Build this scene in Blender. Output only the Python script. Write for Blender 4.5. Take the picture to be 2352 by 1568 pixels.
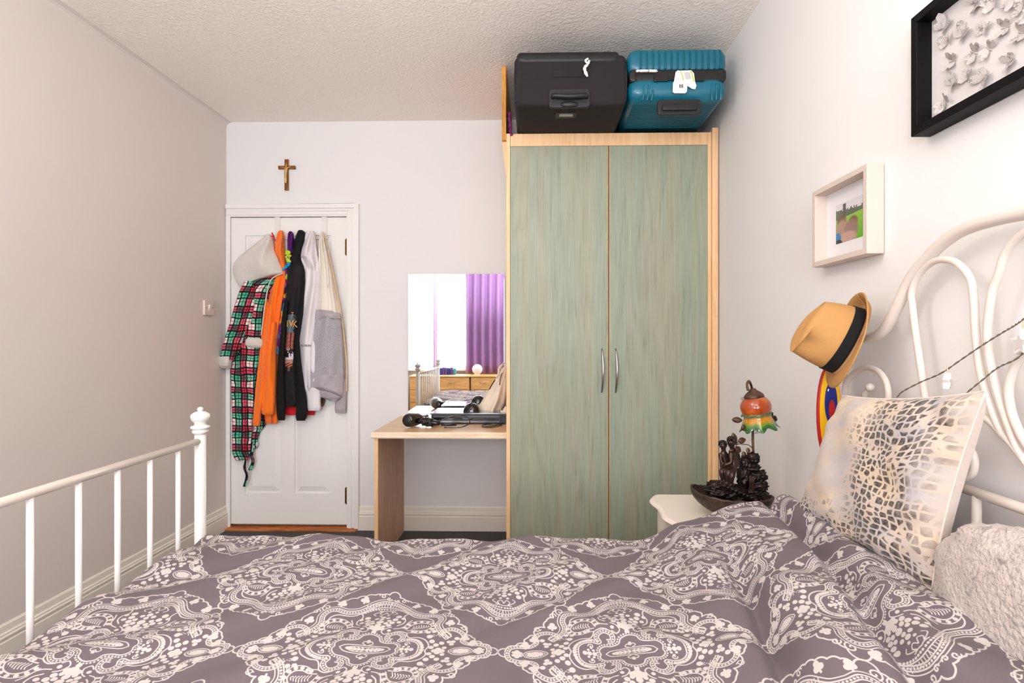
import bpy, bmesh, math, random
import numpy as np
from mathutils import Vector, Matrix, noise as mnoise

random.seed(7)
for _o in list(bpy.data.objects):
    bpy.data.objects.remove(_o, do_unlink=True)
SC = bpy.context.scene
COL = SC.collection
PI = math.pi

# ------------------------------------------------------------------ camera, world, lights, exposure
CAM_H, F_PX, PX0, PY0, YAW = 1.225, 1200.0, 1207.0, 780.0, math.radians(1.2)
cam_data = bpy.data.cameras.new('camera')
cam = bpy.data.objects.new('camera', cam_data)
COL.objects.link(cam)
cam_data.sensor_width = 36.0
cam_data.lens = F_PX / 2352 * 36.0
cam_data.shift_x = -(PX0 - 1176) / 2352
cam_data.shift_y = (PY0 - 784) / 2352
cam_data.clip_start = 0.02
cam.location = (0, 0, CAM_H)
cam.rotation_euler = (PI / 2, 0, YAW)
SC.camera = cam

def lin(c):
    c = c / 255.0
    return c / 12.92 if c <= 0.04045 else ((c + 0.055) / 1.055) ** 2.4

def rgb(r, g, b):
    return (lin(r), lin(g), lin(b), 1.0)

world = bpy.data.worlds.new('daylight')
SC.world = world
world.use_nodes = True
_bg = world.node_tree.nodes['Background']
_bg.inputs[0].default_value = (0.86, 0.92, 1.0, 1)
_bg.inputs[1].default_value = 6.0

def area(name, loc, rot, sx, sy, power, color):
    d = bpy.data.lights.new(name, 'AREA')
    d.shape = 'RECTANGLE'
    d.size, d.size_y, d.energy, d.color = sx, sy, power, color
    o = bpy.data.objects.new(name, d)
    o.location, o.rotation_euler = loc, rot
    COL.objects.link(o)
    return o

# daylight entering through the window behind the photographer
area('window_daylight', (-0.68, -2.37, 1.60), (PI / 2, 0, 0), 2.6, 1.7, 100, (0.88, 0.96, 1.0))
# added fill light behind the camera, aimed up to brighten ceiling and walls
area('fill_uplight', (-0.2, -0.75, 1.50), (PI, 0, 0), 0.35, 0.35, 68, (0.89, 0.955, 1.0))
LAMP_POWER = 15.0     # ceiling lamp, its light is made in its own builder

SC.view_settings.view_transform = 'Standard'
SC.view_settings.look = 'None'
SC.view_settings.gamma = 1.0
SC.view_settings.exposure = 0.1
SC.view_settings.use_curve_mapping = False
SC.cycles.max_bounces = 8
SC.cycles.diffuse_bounces = 5
SC.cycles.glossy_bounces = 4
SC.cycles.use_denoising = True
SC.cycles.sample_clamp_indirect = 8.0

# ------------------------------------------------------------------ pixel rays of the 2352x1568 photograph
_f = Vector((-math.sin(YAW), math.cos(YAW), 0))
_r = Vector((math.cos(YAW), math.sin(YAW), 0))
CAM = Vector((0, 0, CAM_H))
def ray(px, py):
    return _f + _r * ((px - PX0) / F_PX) + Vector((0, 0, (PY0 - py) / F_PX))
def atY(px, py, Y):
    d = ray(px, py); return CAM + d * (Y / d.y)
def atX(px, py, X):
    d = ray(px, py); return CAM + d * (X / d.x)
def atZ(px, py, Z):
    d = ray(px, py); return CAM + d * ((Z - CAM_H) / d.z)

# ------------------------------------------------------------------ materials
MATS = {}
class NT:
    def __init__(self, name):
        self.m = bpy.data.materials.new(name)
        self.m.use_nodes = True
        self.t = self.m.node_tree
        self.b = self.t.nodes['Principled BSDF']
        MATS[name] = self.m
    def n(self, typ, **kw):
        nd = self.t.nodes.new(typ)
        for k, v in kw.items():
            if k in ('operation', 'blend_type', 'data_type', 'feature', 'wave_type', 'bands_direction',
                     'noise_dimensions', 'voronoi_dimensions', 'distance', 'image', 'interpolation', 'clamp', 'rings_direction', 'wave_profile'):
                setattr(nd, k, v)
            else:
                nd.inputs[int(k[1:]) if k[0] == 'i' and k[1:].isdigit() else k.replace('_', ' ')].default_value = v
        return nd
    def l(self, a, b):
        self.t.links.new(a, b)
    def coords(self, kind='Object', scale=(1, 1, 1), rot=(0, 0, 0)):
        tc = self.n('ShaderNodeTexCoord')
        mp = self.n('ShaderNodeMapping')
        mp.inputs['Scale'].default_value = scale
        mp.inputs['Rotation'].default_value = rot
        self.l(tc.outputs[kind], mp.inputs['Vector'])
        return mp.outputs['Vector']
    def ramp(self, fac, stops):
        r = self.t.nodes.new('ShaderNodeValToRGB')
        while len(r.color_ramp.elements) < len(stops):
            r.color_ramp.elements.new(0.5)
        for e, (p, c) in zip(r.color_ramp.elements, stops):
            e.position = p; e.color = c
        self.l(fac, r.inputs[0])
        return r.outputs['Color']
    def bump(self, height, strength, dist=0.01):
        b = self.t.nodes.new('ShaderNodeBump')
        b.inputs['Strength'].default_value = strength
        b.inputs['Distance'].default_value = dist
        self.l(height, b.inputs['Height'])
        self.l(b.outputs['Normal'], self.b.inputs['Normal'])

def mat(name, col, rough=0.6, metal=0.0, spec=0.5, bump=None, var=None, coat=0.0, stretch=(1, 1, 1), sheen=0.0, trans=0.0, ior=1.45, coords='Object'):
    q = NT(name)
    q.b.inputs['Base Color'].default_value = col
    q.b.inputs['Roughness'].default_value = rough
    q.b.inputs['Metallic'].default_value = metal
    q.b.inputs['Specular IOR Level'].default_value = spec
    q.b.inputs['Coat Weight'].default_value = coat
    q.b.inputs['Sheen Weight'].default_value = sheen
    q.b.inputs['Transmission Weight'].default_value = trans
    q.b.inputs['IOR'].default_value = ior
    if bump or var:
        v = q.coords(coords, stretch)
    if var:
        sc, amt = var[:2]
        nz = q.n('ShaderNodeTexNoise', Scale=sc, Detail=4.0)
        q.l(v, nz.inputs['Vector'])
        lo = tuple(max(0, c * (1 - amt)) for c in col[:3]) + (1,)
        hi = tuple(min(1, c * (1 + amt)) for c in col[:3]) + (1,)
        q.l(q.ramp(nz.outputs[0], [(0.3, lo), (0.7, hi)]), q.b.inputs['Base Color'])
    if bump:
        nb = q.n('ShaderNodeTexNoise', Scale=bump[0], Detail=3.0)
        q.l(v, nb.inputs['Vector'])
        q.bump(nb.outputs[0], bump[1], bump[2] if len(bump) > 2 else 0.01)
    return q.m

def img_from(name, arr, srgb=True):
    """arr: h x w x 3 in 0..1 (display values), row 0 = bottom"""
    h, w = arr.shape[:2]
    im = bpy.data.images.new(name, w, h, alpha=False)
    buf = np.ones((h, w, 4), np.float32)
    buf[..., :3] = arr
    im.pixels.foreach_set(buf.ravel())
    im.pack()
    return im

def img_mat(name, im, rough=0.8, bump=None, sheen=0.0, interp='Linear', spec=0.3, coat=0.0):
    q = NT(name)
    uv = q.n('ShaderNodeTexCoord')
    t = q.n('ShaderNodeTexImage')
    t.image = im
    t.interpolation = interp
    q.l(uv.outputs['UV'], t.inputs['Vector'])
    q.l(t.outputs['Color'], q.b.inputs['Base Color'])
    q.b.inputs['Roughness'].default_value = rough
    q.b.inputs['Specular IOR Level'].default_value = spec
    q.b.inputs['Sheen Weight'].default_value = sheen
    q.b.inputs['Coat Weight'].default_value = coat
    if bump:
        v = q.coords('Object')
        nb = q.n('ShaderNodeTexNoise', Scale=bump[0], Detail=3.0)
        q.l(v, nb.inputs['Vector'])
        q.bump(nb.outputs[0], bump[1], bump[2])
    return q

# walls and ceiling
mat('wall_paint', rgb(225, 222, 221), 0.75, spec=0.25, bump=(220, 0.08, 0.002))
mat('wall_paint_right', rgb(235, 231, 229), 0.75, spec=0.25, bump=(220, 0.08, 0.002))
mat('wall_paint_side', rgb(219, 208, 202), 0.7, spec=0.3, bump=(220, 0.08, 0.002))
q = NT('artex_ceiling')
q.b.inputs['Base Color'].default_value = rgb(249, 240, 232)
q.b.inputs['Roughness'].default_value = 0.55
v = q.coords('Object')
n1 = q.n('ShaderNodeTexNoise', Scale=95.0, Detail=4.0, Roughness=0.6)
n2 = q.n('ShaderNodeTexVoronoi', Scale=75.0)
q.l(v, n1.inputs['Vector']); q.l(v, n2.inputs['Vector'])
ad = q.n('ShaderNodeMath', operation='ADD')
q.l(n1.outputs[0], ad.inputs[0]); q.l(n2.outputs['Distance'], ad.inputs[1])
q.bump(ad.outputs[0], 0.32, 0.006)
mat('gloss_white', rgb(232, 228, 224), 0.32, spec=0.5)
mat('skirting_cream', rgb(228, 219, 208), 0.35)
mat('door_white', rgb(233, 229, 225), 0.35)
mat('plastic_cream', rgb(222, 208, 196), 0.35)
q = NT('carpet')
v = q.coords('Object')
nz = q.n('ShaderNodeTexNoise', Scale=330.0, Detail=2.0)
q.l(v, nz.inputs['Vector'])
q.l(q.ramp(nz.outputs[0], [(0.35, rgb(28, 28, 27)), (0.5, rgb(70, 70, 68)), (0.66, rgb(128, 126, 122))]), q.b.inputs['Base Color'])
q.b.inputs['Roughness'].default_value = 0.95
q.bump(nz.outputs[0], 0.8, 0.01)

def wood(name, c1, c2, c3, scale, rough=0.4, rot=(0, 0, 0), coat=0.0, bump=0.0):
    """streaky grain running along local Z (after rot)"""
    q = NT(name)
    v = q.coords('Object', scale, rot)
    big = q.n('ShaderNodeTexNoise', Scale=1.0, Detail=3.0, Distortion=1.2)
    fine = q.n('ShaderNodeTexNoise', Scale=6.0, Detail=6.0, Roughness=0.7)
    q.l(v, big.inputs['Vector']); q.l(v, fine.inputs['Vector'])
    sn = q.n('ShaderNodeMath', operation='MULTIPLY'); sn.inputs[1].default_value = 22.0
    q.l(big.outputs[0], sn.inputs[0])
    s2 = q.n('ShaderNodeMath', operation='SINE'); q.l(sn.outputs[0], s2.inputs[0])
    s3 = q.n('ShaderNodeMath', operation='MULTIPLY_ADD'); s3.inputs[1].default_value = 0.14; s3.inputs[2].default_value = 0.0
    q.l(s2.outputs[0], s3.inputs[0])
    ad = q.n('ShaderNodeMath', operation='ADD')
    q.l(s3.outputs[0], ad.inputs[0]); q.l(fine.outputs[0], ad.inputs[1])
    q.l(q.ramp(ad.outputs[0], [(0.25, c1), (0.5, c2), (0.75, c3)]), q.b.inputs['Base Color'])
    q.b.inputs['Roughness'].default_value = rough
    q.b.inputs['Coat Weight'].default_value = coat
    if bump:
        q.bump(ad.outputs[0], bump, 0.002)
    return q
# sage foil: fine vertical streaks, a few darker pores and cathedral arches
q = NT('sage_wood')
v = q.coords('Object', (1, 1, 1))
mpa = q.n('ShaderNodeMapping'); mpa.inputs['Scale'].default_value = (150, 150, 4.5); q.l(v, mpa.inputs['Vector'])
fine = q.n('ShaderNodeTexNoise', Scale=1.0, Detail=5.0, Roughness=0.65); q.l(mpa.outputs[0], fine.inputs['Vector'])
mpb = q.n('ShaderNodeMapping'); mpb.inputs['Scale'].default_value = (7, 7, 0.75); q.l(v, mpb.inputs['Vector'])
big = q.n('ShaderNodeTexNoise', Scale=1.0, Detail=2.0, Distortion=0.5); q.l(mpb.outputs[0], big.inputs['Vector'])
sn = q.n('ShaderNodeMath', operation='MULTIPLY'); sn.inputs[1].default_value = 46.0; q.l(big.outputs[0], sn.inputs[0])
s2 = q.n('ShaderNodeMath', operation='SINE'); q.l(sn.outputs[0], s2.inputs[0])
s3 = q.n('ShaderNodeMath', operation='MULTIPLY'); s3.inputs[1].default_value = 0.06; q.l(s2.outputs[0], s3.inputs[0])
mpc = q.n('ShaderNodeMapping'); mpc.inputs['Scale'].default_value = (12, 12, 0.5); q.l(v, mpc.inputs['Vector'])
bd = q.n('ShaderNodeTexNoise', Scale=1.0, Detail=1.0); q.l(mpc.outputs[0], bd.inputs['Vector'])
a1 = q.n('ShaderNodeMath', operation='ADD'); q.l(fine.outputs[0], a1.inputs[0]); q.l(s3.outputs[0], a1.inputs[1])
cA_ = q.ramp(a1.outputs[0], [(0.2, rgb(116, 116, 94)), (0.4, rgb(146, 146, 123)), (0.6, rgb(154, 154, 131)), (0.85, rgb(166, 165, 143))])
cB_ = q.ramp(a1.outputs[0], [(0.2, rgb(108, 114, 96)), (0.4, rgb(137, 145, 125)), (0.6, rgb(145, 153, 134)), (0.85, rgb(158, 165, 147))])
mfa = q.ramp(bd.outputs[0], [(0.4, (0, 0, 0, 1)), (0.6, (1, 1, 1, 1))])
mxs = q.n('ShaderNodeMix', data_type='RGBA'); q.l(mfa, mxs.inputs['Factor']); q.l(cA_, mxs.inputs[6]); q.l(cB_, mxs.inputs[7])
q.l(mxs.outputs[2], q.b.inputs['Base Color']); q.b.inputs['Roughness'].default_value = 0.45
wood('beech_edge', rgb(225, 177, 128), rgb(234, 190, 143), rgb(240, 200, 156), (14, 14, 1.0), 0.45)
wood('orange_ply', rgb(176, 112, 34), rgb(208, 140, 52), rgb(222, 158, 74), (20, 20, 3), 0.5)
wood('desk_oak', rgb(205, 162, 112), rgb(222, 183, 136), rgb(233, 200, 158), (1.0, 12, 12), 0.28)
wood('desk_edge', rgb(228, 200, 168), rgb(236, 211, 182), rgb(242, 220, 194), (1.5, 14, 14), 0.35)
wood('desk_side', rgb(190, 150, 120), rgb(206, 166, 136), rgb(214, 176, 146), (16, 16, 2), 0.55)
wood('threshold_wood', rgb(128, 62, 18), rgb(176, 92, 30), rgb(200, 118, 48), (2, 20, 20), 0.3)
wood('chest_oak', rgb(205, 150, 84), rgb(222, 172, 108), rgb(232, 186, 124), (1.5, 12, 12), 0.45)
wood('cross_wood', rgb(74, 34, 10), rgb(132, 78, 24), rgb(168, 110, 42), (60, 60, 8), 0.3)
mat('brass', rgb(176, 134, 58), 0.28, 1.0)
mat('dark_brass', rgb(92, 66, 30), 0.4, 1.0)
mat('pale_bronze', rgb(214, 176, 118), 0.4, 0.7)
mat('steel', rgb(186, 180, 178), 0.25, 1.0)
mat('white_metal', rgb(226, 221, 216), 0.32, 0.0, coat=0.3)
mat('cream_metal', rgb(222, 210, 200), 0.34, 0.0, coat=0.25)
mat('black_plastic', rgb(16, 15, 17), 0.28, coat=0.3)
mat('black_gloss', rgb(10, 9, 10), 0.08, coat=1.0)
mat('black_satin', rgb(30, 28, 29), 0.45)
mat('grey_gloss', rgb(118, 122, 130), 0.08, 0.4, coat=0.6)
mat('silver', rgb(176, 178, 182), 0.25, 0.8)
mat('white_plastic', rgb(240, 236, 232), 0.4)
mat('mirror', rgb(246, 247, 247), 0.015, 1.0)
mat('mirror_edge', rgb(190, 205, 200), 0.2, 0.2)
# fabrics
mat('fleece', rgb(222, 214, 206), 0.95, bump=(260, 0.9, 0.006), sheen=0.3)
mat('orange_cloth', rgb(250, 118, 8), 0.85, bump=(500, 0.25, 0.002), sheen=0.2)
mat('black_cloth', rgb(9, 8, 9), 0.9, bump=(500, 0.3, 0.002))
mat('charcoal_cloth', rgb(27, 24, 26), 0.92, bump=(500, 0.3, 0.002), var=(30, 0.3))
mat('white_cloth', rgb(226, 219, 222), 0.9, bump=(400, 0.2, 0.002))
mat('cream_cloth', rgb(232, 222, 208), 0.9, bump=(400, 0.2, 0.002))
mat('grey_marl', rgb(166, 162, 166), 0.95, bump=(300, 0.4, 0.003), var=(260, 0.28))
mat('grey_rib', rgb(172, 164, 168), 0.95, bump=(300, 0.3, 0.003), var=(300, 0.12))
mat('red_cloth', rgb(212, 20, 36), 0.85)
mat('maroon_cloth', rgb(112, 10, 18), 0.85)
mat('purple_cloth', rgb(84, 12, 110), 0.7)
mat('lime_cloth', rgb(186, 206, 28), 0.7)
mat('blue_cloth', rgb(18, 142, 200), 0.7)
mat('brown_fur', rgb(96, 66, 52), 0.95, var=(60, 0.5), bump=(120, 0.8, 0.01))
mat('magenta_cloth', rgb(116, 10, 92), 0.8)
mat('print_gold', rgb(232, 168, 82), 0.8)
mat('print_black', rgb(40, 36, 38), 0.8)
mat('suitcase_fabric', rgb(33, 28, 29), 0.85, bump=(900, 0.35, 0.002), var=(700, 0.25))
mat('suitcase_trim', rgb(22, 20, 21), 0.5)
mat('teal_shell', rgb(8, 100, 122), 0.38, coat=0.25, bump=(420, 0.35, 0.0015))
mat('teal_shell_rib', rgb(7, 88, 108), 0.45, bump=(420, 0.3, 0.0015))
mat('tag_paper', rgb(236, 232, 224), 0.6)
mat('tag_lime', rgb(178, 206, 70), 0.6)
mat('tag_grey', rgb(198, 190, 190), 0.6)
mat('tag_ink', rgb(70, 64, 64), 0.6)
mat('bag_canvas', rgb(233, 216, 197), 0.85, bump=(500, 0.25, 0.002))
mat('bag_piping', rgb(214, 184, 150), 0.8)
mat('frame_black', rgb(7, 6, 7), 0.55, spec=0.2)
mat('frame_cream', rgb(214, 197, 185), 0.5, bump=(90, 0.08, 0.002), stretch=(4, 1, 1))
mat('mount_white', rgb(232, 228, 230), 0.8)
mat('mount_paper', rgb(214, 206, 203), 0.85)
mat('bronze_resin', rgb(44, 34, 30), 0.34, 0.55, bump=(140, 0.5, 0.003), var=(35, 0.6))
mat('bronze_skin', rgb(66, 48, 42), 0.3, 0.6, var=(30, 0.3))
mat('bronze_leaf', rgb(92, 66, 52), 0.42, 0.6, var=(40, 0.5))
mat('bowl_resin', rgb(62, 48, 40), 0.42, 0.3, bump=(60, 0.7, 0.006), var=(25, 0.5))
mat('ink_line', rgb(92, 84, 80), 0.8)
mat('nightstand_paint', rgb(232, 219, 205), 0.32, coat=0.2)
mat('string_wire', rgb(120, 110, 100), 0.5)
mat('board_red', rgb(178, 24, 26), 0.45)
mat('board_yellow', rgb(240, 182, 16), 0.45)
mat('board_blue', rgb(22, 34, 120), 0.45)
mat('curtain_purple', rgb(150, 112, 160), 0.75)
mat('curtain_voile', rgb(214, 188, 220), 0.8)
mat('globe_white', rgb(238, 226, 226), 0.3)
mat('mattress_white', rgb(226, 222, 218), 0.85)
mat('book_blue', rgb(40, 54, 130), 0.6)
mat('book_teal', rgb(40, 130, 140), 0.6)
mat('book_purple', rgb(84, 60, 130), 0.6)
mat('leaf_green', rgb(110, 150, 70), 0.6)
mat('cushion_back', rgb(224, 208, 196), 0.95, bump=(300, 0.4, 0.003), var=(40, 0.06), sheen=0.2)

q = NT('straw')
v = q.coords('Object')
w1 = q.n('ShaderNodeTexNoise', Scale=420.0, Detail=2.0)
w2 = q.n('ShaderNodeTexNoise', Scale=22.0, Detail=3.0)
q.l(v, w1.inputs['Vector']); q.l(v, w2.inputs['Vector'])
mx = q.n('ShaderNodeMath', operation='ADD')
q.l(w1.outputs[0], mx.inputs[0]); q.l(w2.outputs[0], mx.inputs[1])
q.l(q.ramp(mx.outputs[0], [(0.35, rgb(118, 74, 32)), (0.52, rgb(166, 114, 58)), (0.7, rgb(188, 138, 80))]), q.b.inputs['Base Color'])
q.b.inputs['Roughness'].default_value = 0.8
q.bump(w1.outputs[0], 0.6, 0.002)

q = NT('fluffy_pile')
v = q.coords('Object')
w1 = q.n('ShaderNodeTexNoise', Scale=130.0, Detail=5.0)
w2 = q.n('ShaderNodeTexNoise', Scale=34.0, Detail=4.0, Distortion=2.0)
q.l(v, w1.inputs['Vector']); q.l(v, w2.inputs['Vector'])
q.l(q.ramp(w2.outputs[0], [(0.30, rgb(150, 136, 132)), (0.42, rgb(200, 184, 176)), (0.7, rgb(214, 198, 188))]), q.b.inputs['Base Color'])
q.b.inputs['Roughness'].default_value = 1.0
q.b.inputs['Sheen Weight'].default_value = 0.4
q.bump(w1.outputs[0], 1.0, 0.012)

# reptile-print cushion (UV driven)
q = NT('reptile_print')
v = q.coords('UV')
wp = q.n('ShaderNodeTexNoise', Scale=2.6, Detail=2.0)
q.l(v, wp.inputs['Vector'])
sub = q.n('ShaderNodeVectorMath', operation='SUBTRACT'); sub.inputs[1].default_value = (0.5, 0.5, 0.5)
q.l(wp.outputs['Color'], sub.inputs[0])
scl = q.n('ShaderNodeVectorMath', operation='SCALE'); scl.inputs['Scale'].default_value = 0.2
q.l(sub.outputs[0], scl.inputs[0])
av = q.n('ShaderNodeVectorMath', operation='ADD')
q.l(v, av.inputs[0]); q.l(scl.outputs[0], av.inputs[1])
vo = q.n('ShaderNodeTexVoronoi', feature='DISTANCE_TO_EDGE', Scale=24.0, Randomness=0.5)
q.l(av.outputs[0], vo.inputs['Vector'])
cell = q.ramp(vo.outputs['Distance'], [(0.10, (0, 0, 0, 1)), (0.17, (1, 1, 1, 1))])
mk = q.n('ShaderNodeTexNoise', Scale=3.1, Detail=4.0, Roughness=0.6)
q.l(v, mk.inputs['Vector'])
sx = q.n('ShaderNodeSeparateXYZ'); q.l(v, sx.inputs[0])
# strongest along the diagonal band right of centre and along the bottom edge
dd = q.n('ShaderNodeMath', operation='SUBTRACT'); dd.inputs[1].default_value = 0.70
q.l(sx.outputs[0], dd.inputs[0])
ab = q.n('ShaderNodeMath', operation='ABSOLUTE'); q.l(dd.outputs[0], ab.inputs[0])
b1 = q.n('ShaderNodeMath', operation='MULTIPLY_ADD'); b1.inputs[1].default_value = -1.3; b1.inputs[2].default_value = 0.50
q.l(ab.outputs[0], b1.inputs[0])
yb = q.n('ShaderNodeMath', operation='MULTIPLY_ADD'); yb.inputs[1].default_value = -2.2; yb.inputs[2].default_value = 0.62
q.l(sx.outputs[1], yb.inputs[0])
mxx = q.n('ShaderNodeMath', operation='MAXIMUM')
q.l(b1.outputs[0], mxx.inputs[0]); q.l(yb.outputs[0], mxx.inputs[1])
sm = q.n('ShaderNodeMath', operation='ADD')
q.l(mxx.outputs[0], sm.inputs[0]); q.l(mk.outputs[0], sm.inputs[1])
msk = q.ramp(sm.outputs[0], [(0.58, (0, 0, 0, 1)), (0.80, (1, 1, 1, 1))])
fin = q.n('ShaderNodeTexNoise', Scale=60.0, Detail=4.0); q.l(v, fin.inputs['Vector'])
fr = q.ramp(fin.outputs[0], [(0.35, (0.7, 0.7, 0.7, 1)), (0.6, (1, 1, 1, 1))])
m1 = q.n('ShaderNodeMath', operation='MULTIPLY'); q.l(cell, m1.inputs[0]); q.l(msk, m1.inputs[1])
m2 = q.n('ShaderNodeMath', operation='MULTIPLY'); q.l(m1.outputs[0], m2.inputs[0]); q.l(fr, m2.inputs[1])
base = q.ramp(mk.outputs[0], [(0.35, rgb(184, 176, 176)), (0.6, rgb(214, 192, 166))])
mix = q.n('ShaderNodeMix', data_type='RGBA')
q.l(m2.outputs[0], mix.inputs['Factor'])
q.l(base, mix.inputs[6]); mix.inputs[7].default_value = rgb(52, 43, 44)
q.l(mix.outputs[2], q.b.inputs['Base Color'])
q.b.inputs['Roughness'].default_value = 0.75
q.b.inputs['Sheen Weight'].default_value = 0.2
q.bump(fin.outputs[0], 0.2, 0.003)

# amber / green glass of the bedside lamp
def glassy(name, c1, c2, scale):
    q = NT(name)
    v = q.coords('Object')
    nz = q.n('ShaderNodeTexVoronoi', feature='SMOOTH_F1', Scale=scale)
    nn = q.n('ShaderNodeTexNoise', Scale=scale * 0.6, Detail=3.0)
    q.l(v, nz.inputs['Vector']); q.l(v, nn.inputs['Vector'])
    ad = q.n('ShaderNodeMath', operation='ADD'); q.l(nz.outputs['Distance'], ad.inputs[0]); q.l(nn.outputs[0], ad.inputs[1])
    q.l(q.ramp(ad.outputs[0], [(0.45, c1), (1.0, c2)]), q.b.inputs['Base Color'])
    q.b.inputs['Roughness'].default_value = 0.12
    q.b.inputs['Coat Weight'].default_value = 0.8
    q.b.inputs['Subsurface Weight'].default_value = 0.15
glassy('amber_glass', rgb(206, 106, 24), rgb(160, 62, 14), 42)
q = NT('skirt_glass')
v = q.coords('UV')
sx = q.n('ShaderNodeSeparateXYZ'); q.l(v, sx.inputs[0])
nn = q.n('ShaderNodeTexNoise', Scale=26.0, Detail=3.0); q.l(v, nn.inputs['Vector'])
a1 = q.n('ShaderNodeMath', operation='MULTIPLY_ADD'); a1.inputs[1].default_value = 0.5; q.l(nn.outputs[0], a1.inputs[0]); q.l(sx.outputs[1], a1.inputs[2])
q.l(q.ramp(a1.outputs[0], [(0.38, rgb(70, 110, 70)), (0.46, rgb(190, 120, 22)), (0.66, rgb(200, 128, 22)), (0.82, rgb(84, 130, 30)), (0.98, rgb(24, 84, 22))]), q.b.inputs['Base Color'])
q.b.inputs['Roughness'].default_value = 0.12
q.b.inputs['Coat Weight'].default_value = 0.8

q = NT('butterfly_paper')
v = q.coords('Object')
vo = q.n('ShaderNodeTexVoronoi', feature='DISTANCE_TO_EDGE', Scale=230.0)
nn = q.n('ShaderNodeTexNoise', Scale=60.0, Detail=3.0)
q.l(v, vo.inputs['Vector']); q.l(v, nn.inputs['Vector'])
mm = q.n('ShaderNodeMath', operation='ADD'); q.l(vo.outputs['Distance'], mm.inputs[0]); q.l(nn.outputs[0], mm.inputs[1])
q.l(q.ramp(mm.outputs[0], [(0.36, rgb(116, 106, 102)), (0.60, rgb(190, 181, 177))]), q.b.inputs['Base Color'])
q.b.inputs['Roughness'].default_value = 0.8

# ------------------------------------------------------------------ mesh building
ORG = {}
def worldorg(o):
    return ORG.get(o.name, Vector((0, 0, 0)))

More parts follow.
